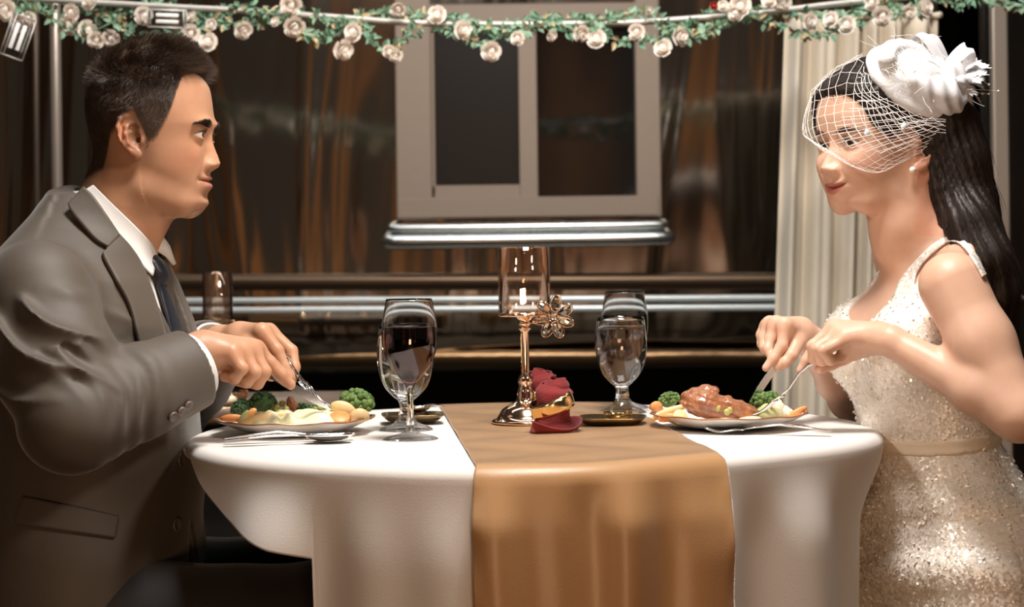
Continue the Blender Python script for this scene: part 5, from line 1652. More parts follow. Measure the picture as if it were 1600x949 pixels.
YT = math.radians(17)
TOw = np.array([P(1447, 418, 0).x, .01, 0.0]); TRw = frame((-math.cos(YT), -math.sin(YT), 0))
def tww(x, y, z): return TOw + TRw @ np.array([x, y, z])
HS = .965
w_z = [1.03, 1.00, .985, .965, .93, .89, .85, .81, .765, .73, .68, .615, .55, .50]
w_cx = [-.02]*3+[-.015, -.01, 0, 0, 0, 0, 0, -.01, -.02, -.02, -.02]
w_xf = [.015, .028, .036, .048, .068, .088, .098, .096, .084, .078, .082, .085, .09, .08]
w_xb = [-.040, -.044, -.048, -.050, -.054, -.066, -.078, -.080, -.080, -.085, -.115, -.150, -.165, -.16]
w_w = [.036, .050, .068, .088, .100, .114, .124, .121, .112, .110, .135, .165, .18, .18]
def w_torso(grow=0.0, k=.03): return xf([loftp(w_z, w_cx, w_xf, w_xb, w_w, (0, 0, .77), .36, 2.2, k, grow=grow)], TOw, TRw)[0]
def busts(grow=0.0):
    return [xf([ellip((.066, s*.064, .862), (.050+grow, .055+grow, .056+grow), k=.035)], TOw, TRw)[0] for s in (-1, 1)]
SHn = PA(1488, 446, -.152); ELn = PA(1592, 648, -.225); WRn = PA(1392, 533, -.130)
SHw = tww(-.050, -.125, .940); ELw = PA(1330, 622, .235); WRw = PA(1262, 530, .065)
def woman_body():
    pr = xf(head_prims(HEAD_W, 1), WO, WR, HS)
    pr.append(capsule(PA(1420, 275, .0), PA(1418, 350, .0), .043, .0425, .018))
    pr.append(capsule(PA(1418, 350, .0), tww(-.012, 0, .985), .0425, .055, .035))
    pr.append(capsule(PA(1402, 345, 0), PA(1400, 385, 0), .028, .030, .02))
    for s in (-1, 1): pr.append(capsule(PA(1432, 280, 0)+np.array([0, -s*.035, 0]), PA(1398, 410, 0)+np.array([0, -s*.014, 0]), .010, .008, .018))
    pr.append(w_torso(-.003, .03)); pr += busts(-.003)
    for s in (-1, 1):
        pr.append(xf([capsule((-.02, s*.035, 1.001), (-.018, s*.104, .978), .028, .031, .045)], TOw, TRw)[0])
        pr.append(xf([capsule((.028, s*.012, .972), (.005, s*.12, .985), .006, .006, .018)], TOw, TRw)[0])   # collar bones
    for sh, el, wr in ((SHn, ELn, WRn), (SHw, ELw, WRw)):
        mid = sh*.55+el*.45
        pr += [capsule(sh, mid, .0425, .0385, .03), capsule(mid, el, .0385, .0325, .02)]
        fm = el*.68+wr*.32
        pr += [capsule(el, fm, .0318, .0300, .015), capsule(fm, wr, .0300, .0188, .015)]
    q = lambda x, y, Y: PA(x, y, Y)
    # near hand (left) holding the fork
    W2 = PA(1372, 528, -.112)
    pr.append(capsule(WRn, W2, .0195, .0180, .01))
    f = [([q(1318, 533, -.108), q(1286, 548, -.116), q(1297, 563, -.108), q(1312, 560, -.098)], [.0082, .0074, .0068, .006]),
         ([q(1309, 524, -.096), q(1276, 545, -.101), q(1284, 564, -.094), q(1302, 562, -.084)], [.0086, .0078, .0071, .0064]),
         ([q(1302, 514, -.080), q(1270, 541, -.083), q(1272, 561, -.078), q(1286, 564, -.068)], [.0088, .0080, .0074, .0066]),
         ([q(1300, 513, -.064), q(1272, 543, -.060), q(1260, 563, -.058), q(1251, 579, -.056)], [.0088, .0076, .0068, .0056]),
         ([q(1350, 545, -.082), q(1318, 560, -.060), q(1298, 570, -.064), q(1281, 577, -.072)], [.0115, .0088, .0078, .0064])]
    p_ = [(W2, q(1320, 528, -.106), .0165, .0105), (W2, q(1311, 520, -.094), .017, .011), (W2, q(1304, 513, -.079), .0165, .011), (W2, q(1303, 513, -.066), .0155, .0105), (q(1362, 538, -.10), q(1320, 546, -.095), .0135, .010)]
    pr += hand_prims(f, p_, .009)
    # far hand (right) holding the knife
    W2 = PA(1250, 519, .050)
    pr.append(capsule(WRw, W2, .0200, .0185, .01))
    f = [([q(1226, 508, .018), q(1222, 540, .010), q(1208, 561, .006), q(1197, 575, .004)], [.0088, .0076, .0068, .0056]),
         ([q(1212, 505, .034), q(1204, 530, .028), q(1200, 546, .020), q(1204, 556, .014)], [.0086, .0076, .0068, .0060]),
         ([q(1202, 505, .050), q(1193, 527, .046), q(1194, 543, .038), q(1202, 552, .030)], [.0082, .0073, .0066, .0058]),
         ([q(1198, 508, .064), q(1189, 523, .062), q(1190, 538, .056), q(1198, 546, .048)], [.0074, .0066, .0060, .0054]),
         ([q(1246, 535, .028), q(1236, 556, .010), q(1226, 567, .006), q(1215, 574, .008)], [.0115, .0088, .0078, .0064])]
    p_ = [(W2, q(1226, 509, .020), .0160, .0108), (W2, q(1213, 507, .035), .0165, .0108), (W2, q(1205, 507, .050), .016, .0105), (W2, q(1200, 510, .062), .015, .010), (q(1252, 530, .045), q(1228, 528, .030), .0140, .0105)]
    pr += hand_prims(f, p_, .009)
    return pr
t_ = time.time()
wb = woman_body()
V, F = polygonize(wb, (PA(1180, 500, 0)[0], -.29, .52), (PA(1640, 500, 0)[0]+.02, .32, WO[2]+.15), .0016)
V = relax(V, F, 1, .35)
print('woman body', len(V), time.time()-t_)
C = paint_face(V, WO, WR, HEAD_W, SK_W, (.50, .17, .125), s=HS)
tip = np.zeros(len(V), bool)
for c in (PA(1197, 575, .002), PA(1251, 579, -.058)): tip |= np.linalg.norm(V-c, axis=1) < .0078
C[tip] = C[tip]*.55+np.array([.75, .52, .46])*.45
np_mesh('body', V, F, M['skin_woman'], woman, cols=C)
for s in (-1, 1): eyeball('eyeball', WO, WR, HEAD_W, s, (1, .42, -.10), woman, HS)
NW = normals_of(V, F)
face_hair(WO, WR, HEAD_W, V, NW, woman, HS, 230, M['brow_w'], .80, .00024, browz=.0145, lash=.0085, women=True)
WV = V
# ---- gown
def gown():
    pr = [w_torso(.0012, .03)]+busts(.0012)
    up = list(pr)
    # upper edge: straps, neckline, armholes
    def edge(p):
        x, y, z = p.T; ay = np.abs(y)
        front = x > -.005
        neck = np.interp(ay, [0, .03, .045, .055, .066, .078], [.888, .893, .905, .935, .975, 1.06])
        neckb = np.interp(ay, [0, .04, .070, .080], [.93, .94, .98, 1.06])
        topcut = z-np.where(front, neck, neckb)
        arm = np.interp(z, [.83, .855, .88, .91, .94, .97, 1.0], [.30, .135, .118, .110, .1080, .1100, .118])
        return smax(topcut*.8, (ay-arm)*.9, .006)
    pr.append(xf([Prim(edge, (0, 0, .93), .35, .003, 'i')], TOw, TRw)[0])
    return pr, up
gp, gown_up = gown()
strap = [xf([capsule((-.02, s*.035, 1.001), (-.018, s*.104, .978), .0305, .0335, .045)], TOw, TRw)[0] for s in (-1, 1)]
def skirt():
    pr = []
    hipz = .60
    for s in (-1, 1):
        h = tww(-.035, s*.075, .555); kn = tww(-.03, s*.07, .40); an = tww(-.03, s*.06, .02)
        pr += [capsule(h, kn, .098, .095, .06), capsule(kn, an, .095, .12, .06)]
    return pr
def wrinkles(p):
    u = p[:, 2]*1.0 + p[:, 0]*.55; 
    f = np.sin(u*62+2.4*np.sin(p[:, 0]*13+1.5)+1.5*p[:, 1]*20)
    return .0075*np.maximum(f, -.4)*ss(-p[:, 2], -.715, -.66)*ss(p[:, 2], .40, .50)*(.6+.4*wn(p, 16., 3)) + .0015*wn(p, 30., 6)*ss(-p[:, 2], -.85, -.75)
gall = gp + skirt() + [Prim(wrinkles, (TOw[0], 0, .6), .5, op='d')]
t_ = time.time()
V, F = polygonize(gall, (PA(1080, 500, 0)[0], -.34, .0), (PA(1760, 500, 0)[0], .36, 1.05), .0036)
V = relax(V, F, 1, .4); print('gown', len(V), time.time()-t_)
np_mesh('gown', V, F, M['sequin'], woman)
GV, GF = V, F
GN = normals_of(V, F)
def flakes(n=4500):
    rs_ = np.random.RandomState(4)
    ok = np.where((GV[:, 2] > .48) & (GV[:, 1] < .14))[0]; pk = rs_.choice(ok, n)
    c = GV[pk]+GN[pk]*.0008+rs_.normal(size=(n, 3))*.0008
    nn = GN[pk]+rs_.normal(size=(n, 3))*.45; nn /= np.linalg.norm(nn, axis=1)[:, None]
    a = np.cross(nn, rs_.normal(size=(n, 3))); a /= np.linalg.norm(a, axis=1)[:, None]; b = np.cross(nn, a)
    s = rs_.uniform(.0009, .0017, n)[:, None]; l = s*rs_.uniform(1, 1.9, n)[:, None]
    Vq = np.stack([c-a*l-b*s, c+a*l-b*s, c+a*l+b*s, c-a*l+b*s], 1).reshape(-1, 3)
    Fq = np.arange(4*n).reshape(-1, 4)
    o = np_mesh('sequins', Vq, Fq, M['sequin_flake'], woman, smooth=False); o['kind'] = 'stuff'
flakes()
# shoulder strap edges laid over the near shoulder
def straps():
    body_s = wb
    for ea, eb in (([(1498, 370), (1470, 385), (1436, 420), (1428, 455), (1432, 500)], [(1472, 373), (1448, 390), (1412, 430), (1398, 458), (1385, 492)]),
                   ([(1478, 371), (1500, 372), (1523, 394), (1541, 430)], [(1480, 378), (1497, 380), (1517, 401), (1535, 433)])):
        panel('shoulder_strap', ea, eb, body_s, .0022, M['sequin'], .003, 44, 8, parent=woman, sm=1)
straps()
# waistband
def band():
    def slab(p):
        zc = .733-.095*p[:, 0]; return np.abs(p[:, 2]-zc)-.0095
    pr = [w_torso(.0042, .02)]+[xf([Prim(slab, (0, 0, .73), .3, .002, 'i')], TOw, TRw)[0]]
    V, F = polygonize(pr, (TOw[0]-.25, -.25, .68), (TOw[0]+.25, .27, .79), .0028)
    np_mesh('waistband', V, F, M['waistband'], woman)
band()
# necklace: fine chain across the chest
# ---- hair
def woman_hair():
    _skull = head_prims(HEAD_W, 1)[:2]
    def cap(p):
        x, y, z = p.T; ay = np.abs(y)
        off = .0065+.006*ss(-x, -.03, .05); d = evalp(_skull, p)-off
        hz = np.interp(x, [-.10, -.072, -.062, -.050, -.02, .022, .034, .046, .058, .068, .078, .088, .10, .12], [-.06, -.04, .0, .026, .034, .026, .014, .006, .014, .026, .052, .068, .074, .076])
        return smax(d, (hz-z)*.75, .010)-.0010*np.sin((z*.75+x*.9)*700+ay*260)*ss(x, -.08, .0)
    pr = [Prim(cap, (0, 0, .03), .17, .012)]
    pr = xf(pr, WO, WR, HS)
    global head_solid; head_solid = list(pr)+xf(head_prims(HEAD_W, 1), WO, WR, HS)[:8]
    q = PA
    def ch(pts, rad, k=.03): return chain([np.array(a) for a in pts], rad, k)
    pr += ch([q(1466, 205, .0), q(1478, 260, .01), q(1492, 320, .02), q(1512, 380, .03), q(1536, 440, .02), q(1550, 510, .02), q(1556, 590, .03)], [.055, .047, .043, .040, .034, .026, .016])
    pr += ch([q(1480, 190, -.035), q(1494, 250, -.035), q(1510, 320, -.02), q(1530, 390, -.02), q(1550, 455, -.01), q(1560, 540, 0)], [.034, .033, .032, .029, .022, .010])
    pr += ch([q(1492, 300, -.045), q(1516, 350, -.070), q(1540, 405, -.090), q(1556, 460, -.085), q(1562, 550, -.06)], [.028, .028, .028, .024, .012])
    def grooves(p):
        # strands run down and back along the fall
        u = (p[:, 0]-(-.6)*(p[:, 2]-1.0)*.35)
        ang = np.arctan2(p[:, 1]+.01, u-.60+.0)
        return (.0016*np.sin(ang*34+3*np.sin(p[:, 2]*18))+.0008*np.sin(ang*90+p[:, 2]*60))*ss(-p[:, 2], -1.20, -1.12)
    pr.append(Prim(grooves, q(1500, 380, 0), .35, op='d'))
    V, F = polygonize(pr, (WO[0]-.14, -.16, .76), (WO[0]+.24, .18, WO[2]+.16), .0030)
    V = relax(V, F, 1, .4)
    hb = np_mesh('hair', V, F, M['hair_w'], woman)
    N = normals_of(V, F); rs_ = np.random.RandomState(9)
    L = ((V-WO) @ WR)/HS
    # swept-back strands over the cap
    ok = np.where((L[:, 2] > .0) & (L[:, 0] > -.05))[0]; pk = rs_.choice(ok, 6500); n = N[pk]
    loc = L[pk]
    back = np.stack([-.85+0*loc[:, 0], 0*loc[:, 0], -.20-.9*ss(-loc[:, 0], -.06, .02)], 1)
    d = back @ WR.T; d = d-n*(d*n).sum(1)[:, None]; d = d/np.maximum(np.linalg.norm(d, axis=1), 1e-6)[:, None]+n*.03
    strands('hair_strands', V[pk]+n*.0004, d, rs_.uniform(.014, .03, len(pk)), .00028, M['hair_w'], woman, grav=lambda p, dd, t: dd-(n*.10))
    ok = np.where((V[:, 2] < WO[2]-.0) & (L[:, 0] < .02))[0]; pk = rs_.choice(ok, 6500); n2 = N[pk]
    d = np.stack([.30+0*pk+.15*wn(V[pk], 12., 3), .10*wn(V[pk], 14., 5), -1+0*pk], 1)
    d = d-n2*(d*n2).sum(1)[:, None]; d = d/np.maximum(np.linalg.norm(d, axis=1), 1e-6)[:, None]+n2*.02
    strands('hair_strands', V[pk]+n2*.0004, d, rs_.uniform(.02, .05, len(pk)), .00032, M['hair_w'], woman, grav=lambda p, dd, t: dd-(n2*.06))
woman_hair()
# ear stud
e = WO + (WR @ np.array([-.002+(.002+.0245*.42)*1.06, .0765, -.012-.0245*1.06]))*HS
MB().ball((e[0], e[1]-.004, e[2]), .0046, 16, 12).build('pearl_earring', M['pearl'], woman)
# ---- hat
def hat():
    root = empty('fascinator_hat', PA(1440, 130, -.02), 0, 'white fascinator hat with bow, feathers and face net, worn by the woman', 'hat')
    hc = PA(1430, 128, -.045)
    nrm = np.array([-.30, -.62, .72]); nrm /= np.linalg.norm(nrm)
    R = np.array(frame((.86, -.0, -.50), up=tuple(nrm)))   # long axis falls to the back
    Rm = Matrix(R.tolist())
    pr = [ellip(hc, (.073, .052, .020), R, k=.01)]
    pr.append(ellip(hc+R @ np.array([-.006, .0, .012]), (.050, .036, .022), R, k=.012))
    # swirl roll
    sw = []
    for k in range(14):
        a = math.radians(205-k*20); rr = .050-.0016*k
        sw.append(hc+R @ np.array([rr*math.cos(a)*1.02-.004, rr*math.sin(a)*.72, .022]))
    pr += chain(sw, [.0125-.0004*k for k in range(14)], .004)
    pr.append(ellip(hc+R @ np.array([.004, -.004, .026]), (.024, .019, .014), R, k=.006))
    pr.append(Prim(lambda p: .0007*wn(p, 160., 5), hc, .12, op='d'))
    V, F = polygonize(pr, hc-.11, hc+.11, .0020)
    np_mesh('hat_base', V, F, M['white_felt'], root)
    # bow loops of sheer ribbon
    def loop(name, c, d1, d2, L, W, w, tw=0.0, m=M['organza']):
        """flat ribbon loop: leaves c along d1, returns; d2 is the sideways opening, w the ribbon width"""
        c = np.array(c); d1 = np.array(d1, float); d1 /= np.linalg.norm(d1); d2 = np.array(d2, float); d2 -= d1*(d1@d2); d2 /= np.linalg.norm(d2); d3 = np.cross(d1, d2)
        V = []; F = []; n = 36; mw = 7
        for i in range(n+1):
            a = 2*PI*i/n; x = L*(.5-.5*math.cos(a)); y = W*math.sin(a)*(.45+.55*x/L)
            for j in range(mw):
                s = (j/(mw-1)-.5)*w*(.35+.65*math.sin(a/2)**.7)
                crx = .0022*math.sin(j*1.4+i*.5)
                V.append(c+d1*(x+crx)+d2*(y+.25*s*math.sin(tw))+d3*s)
        for i in range(n):
            for j in range(mw-1):
                q_ = i*mw+j; F.append((q_, q_+1, q_+mw+1, q_+mw))
        np_mesh(name, V, F, m, root)
    k0 = PA(1473, 122, -.055)
    loop('ribbon_loop', PA(1476, 118, -.05), PA(1441, 66, -.04)-PA(1476, 118, -.05), (.55, -.75, .35), .066, .0125, .024)
    loop('ribbon_loop', PA(1482, 112, -.035), PA(1452, 60, -.03)-PA(1482, 112, -.035), (.5, -.8, .4), .055, .010, .020)
    loop('ribbon_loop', PA(1478, 110, -.04), PA(1510, 82, -.04)-PA(1478, 110, -.04), (-.3, -.8, .6), .044, .011, .024)
    loop('ribbon_loop', PA(1476, 124, -.05), PA(1438, 92, -.06)-PA(1476, 124, -.05), (.2, -.3, .9), .040, .010, .030)
    loop('ribbon_loop', PA(1480, 120, -.06), PA(1505, 130, -.08)-PA(1480, 120, -.06), (0, -.4, .9), .030, .010, .026)
    # draped sheer puff along the lower edge
    def puff():
        pr = [ellip(PA(1472, 150, -.075), (.034, .020, .021), np.array(Matrix.Rotation(.5, 3, 'Y')), k=.015), ellip(PA(1450, 138, -.080), (.034, .016, .014), np.array(Matrix.Rotation(.45, 3, 'Y')), k=.015), ellip(PA(1487, 128, -.06), (.018, .02, .030), k=.015),
              Prim(lambda p: .0016*np.sin((p[:, 0]+p[:, 2]*.5)*330+3*np.sin(p[:, 2]*60))+.001*wn(p, 150., 3), PA(1470, 145, -.07), .12, op='d')]
        c = PA(1470, 145, -.07); V, F = polygonize(pr, c-.07, c+.07, .0022); np_mesh('organza_puff', V, F, M['organza'], root)
    puff()
    # feathers: central shaft with side barbs
    def feather(base, tip, bend, width, seed, nb=34):
        base = np.array(base); tip = np.array(tip); d = tip-base; L = np.linalg.norm(d); d /= L
        up = np.array(bend, float); up -= d*(d@up); up /= np.linalg.norm(up); side = np.cross(d, up)
        mb = MB(); pts = [base+d*L*t+up*L*.12*math.sin(PI*t) for t in np.linspace(0, 1, 10)]
        mb.tube(pts, [.0008-.00006*k for k in range(10)], 5)
        r = random.Random(seed)
        for k in range(nb):
            t = .10+.9*k/nb; p0 = base+d*L*t+up*L*.12*math.sin(PI*t)
            wl = width*math.sin(PI*(t*.82+.10))**.7*r.uniform(.75, 1.1)
            for s in (-1, 1):
                a = p0+(d*.75+side*s*.8+up*.10*r.uniform(-1, 1))*wl
                b_ = p0+(d*1.45+side*s*1.05+up*.16*r.uniform(-1, 1))*wl
                e_ = d*.0013*L/.05
                mb.add([p0-e_, p0+e_, a+e_*.9, b_, a-e_*.9], [(0, 1, 2, 4), (4, 2, 3)])
        mb.build('feather', M['feather'], root)
    fb = PA(1487, 125, -.045)
    for i, (x, y, Y, w_) in enumerate(((1527, 95, -.04, .0085), (1544, 106, -.03, .0075), (1540, 116, -.05, .0085), (1535, 138, -.04, .0075), (1530, 160, -.03, .0070), (1516, 166, -.05, .0065), (1500, 88, -.02, .007), (1541, 102, .0, .007), (1532, 128, -.07, .0085), (1520, 148, -.07, .008))):
        feather(fb, PA(x, y, Y), (random.uniform(-.2, .2), -.4, .6), w_*1.15, i)
    feather(PA(1496, 150, -.04), PA(1508, 205, -.04), (1, 0, .2), .0016, 40, 16)
    # beaded wires
    for (a, b_, bd) in (((1510, 146), (1546, 147), (1535, 1545)), ((1510, 140), (1565, 143), (1560,)), ((1520, 118), (1546, 133), (1545,))):
        mb = MB(); A = PA(*a, -.045); B_ = PA(*b_, -.045); mb.tube([A, (A+B_)/2+np.array([0, 0, .001]), B_], .00035, 5)
        w_ = mb.build('beaded_wire', M['pearl'], root)
        for x in bd:
            t = (x-a[0])/(b_[0]-a[0]); c = A+(B_-A)*t; MB().ball(c, .0017, 10, 8).build('bead', M['pearl'], w_)
    # ---- face net: knotted thread on a stiff curved sheet in front of the face
    # control grid, rows from hat edge (top) to hem (bottom), columns from far side over the face to the ear
    G_ = [
        [(1356, 100, .050), (1352, 102, .020), (1353, 112, -.020), (1358, 128, -.060), (1378, 148, -.085), (1405, 165, -.095), (1440, 180, -.095), (1478, 188, -.085)],
        [(1322, 108, .060), (1315, 116, .030), (1318, 132, -.030), (1332, 150, -.072), (1360, 172, -.095), (1395, 188, -.100), (1432, 198, -.100), (1470, 200, -.090)],
        [(1290, 122, .070), (1280, 135, .035), (1286, 156, -.035), (1305, 176, -.080), (1338, 196, -.100), (1378, 208, -.104), (1420, 216, -.102), (1460, 212, -.092)],
        [(1270, 150, .070), (1262, 165, .030), (1266, 184, -.040), (1286, 204, -.085), (1322, 222, -.102), (1366, 232, -.106), (1408, 234, -.103), (1452, 224, -.093)],
        [(1256, 186, .065), (1254, 200, .020), (1260, 212, -.045), (1284, 232, -.082), (1322, 250, -.098), (1362, 258, -.104), (1400, 250, -.102), (1445, 234, -.093)],
        [(1262, 205, .060), (1256, 212, .020), (1270, 222, -.040), (1300, 240, -.076), (1336, 262, -.094), (1372, 270, -.103), (1405, 256, -.101), (1440, 238, -.093)]]
    A = np.array([[PA(*c) for c in row] for row in G_])          # rows, cols, 3
    def cubic(arr, t):
        n = arr.shape[0]; x = t*(n-1); i = int(min(max(math.floor(x), 0), n-2)); f = x-i
        g = lambda k: arr[k] if 0 <= k < n else (2*arr[0]-arr[1] if k < 0 else 2*arr[-1]-arr[-2])
        a, b, c, d = g(i-1), g(i), g(i+1), g(i+2)
        return .5*((2*b)+(-a+c)*f+(2*a-5*b+4*c-d)*f*f+(-a+3*b-3*c+d)*f**3)
    def S(u, v):
        v = min(max(v, 0), 1); u = min(max(u, 0), 1)
        rows = cubic(A.reshape(len(A), -1), v).reshape(-1, 3); q_ = cubic(rows, u)
        for _ in range(3):      # keep the thread outside head and hair
            e = .002; dd = evalp(head_solid, np.stack([q_]+[q_+np.eye(3)[k]*e for k in range(3)]))
            if dd[0] > .0035: break
            g = (dd[1:]-dd[0])/e; g /= max(np.linalg.norm(g), 1e-6); q_ = q_+g*(.0045-dd[0])
        return q_
    mb = MB(); nu, nv = 26, 17
    rr = random.Random(2); J = {}
    def node(i, j):
        if (i, j) not in J:
            J[(i, j)] = S(i/nu+rr.uniform(-.004, .004), j/nv+rr.uniform(-.008, .008))+np.array([rr.uniform(-1, 1), rr.uniform(-1, 1), rr.uniform(-1, 1)])*.0008
        return J[(i, j)]
    for i in range(nu+1):
        for j in range(nv+1):
            if (i+j) % 2: continue
            for di in (-1, 1):
                if 0 <= i+di <= nu and j+1 <= nv:
                    a = node(i, j); b_ = node(i+di, j+1); m_ = (a+b_)/2+np.array([0, -.0003, -.0006])
                    mb.tube([a, m_, b_], .00030, 4, cap=False)
    for i in range(0, nu):     # gathered hem
        for o_ in (0, .0012):
            mb.tube([S(i/nu, 1)+o_, S((i+.5)/nu, 1)+o_*.5, S((i+1)/nu, 1)+o_], .00045, 4, cap=False)
    # doubled-back layer nearer the temple
    for i in range(13, nu-2):
        for j in range(2, 13):
            if (i+j) % 2: continue
            for di in (-1, 1):
                a = S((i+.4)/nu, (j*.85+.5)/nv); b_ = S((i+di+.4)/nu, (j*.85+1.4)/nv); k_ = np.array([.002, -.004, .003]); mb.tube([a+k_, b_+k_], .00038, 4, cap=False) if i > 12 else None
    # fuzzy net over the hat crown
    for k in range(70):
        a0 = rr.uniform(0, 6.28); r0 = rr.uniform(.2, 1); c = hc+R @ np.array([.070*r0*math.cos(a0), .050*r0*math.sin(a0), .026+.012*(1-r0)])
        pts = [c]
        dd = R @ np.array([rr.uniform(-1, 1), rr.uniform(-1, 1), rr.uniform(-.1, .3)])
        for s in range(4): dd = dd+R @ np.array([rr.uniform(-.5, .5), rr.uniform(-.5, .5), rr.uniform(-.3, .2)]); pts.append(pts[-1]+dd*.006)
        mb.tube(pts, .0003, 3, cap=False)
    # rim folds of net under the brim
    for k in range(5):
        pts = [S(u, .02+.03*k)+np.array([.001*k, -.002, -.002*k+.002*math.sin(u*20+k)]) for u in np.linspace(.35, 1, 26)]
        mb.tube(pts, .0004, 4, cap=False)
    net = mb.build('face_net', M['net'], root)
    for (x, y, Y) in ((1355, 208, -.106), (1412, 198, -.104)):
        mb = MB(); mb.ball(PA(x, y, Y), (.0040, .0035, .0055), 14, 10); mb.build('net_dot', M['white_felt'], net)
hat()
# ================================================================ held cutlery
def held():
    cutlery('table_knife', PA(517, 641, -.045), PA(372, 556, -.088), 'steel table knife held in the man\'s right hand, cutting on his plate', 'cutlery in the diners\' hands', cat='knife')
    cutlery('fork', PA(512, 637, -.01), PA(402, 524, .040), 'steel fork held in the man\'s left hand, tines in the food', 'cutlery in the diners\' hands', bow=.010)
    cutlery('table_knife', PA(1166, 640, .0), PA(1247, 523, .040), 'steel table knife held in the woman\'s right hand, farther from the viewer', 'cutlery in the diners\' hands', cat='knife')
    cutlery('fork', PA(1172, 650, -.025), PA(1342, 541, -.098), 'slim steel fork held in the woman\'s near hand, tines in the food', 'cutlery in the diners\' hands', bow=.012)
held()
# ring on the man's finger? none shown; silver bangle edge of the far cuff is the white cuff itself
# ================================================================ awning rail and rose garland
M['rose'] = mat('cream_rose_cloth', (.97, .88, .80), .6, 0, sheen=.3, sss=.15, ssss=.01)
M['leaf'] = mat('faux_leaf_green', (.14, .30, .20), .5, 0, var=(30, (.28, .42, .28)))
M['leaf_dry'] = mat('faux_leaf_tan', (.52, .42, .24), .55, 0)
M['vine'] = mat('vine_stem', (.16, .24, .14), .6)
M['red_rose'] = mat('red_rose_cloth', (.45, .05, .04), .6)
GY = 1.0
rail_px = [(-160, -6), (0, -4), (200, 7), (288, 12), (350, 15), (400, 19), (525, 27), (615, 34), (700, 37.5), (800, 38), (900, 37), (990, 35), (1095, 28), (1200, 19), (1290, 8), (1370, 0), (1480, -12), (1700, -40)]
mb = MB(); mb.tube(cr([P(x, y, GY) for x, y in rail_px], 6), .0062, 12)
tag(mb.build('awning_rail', mat('white_rail', (.50, .48, .44), .35, .3)), 'pale curved awning rail wound with the rose garland above the diners', 'rail')
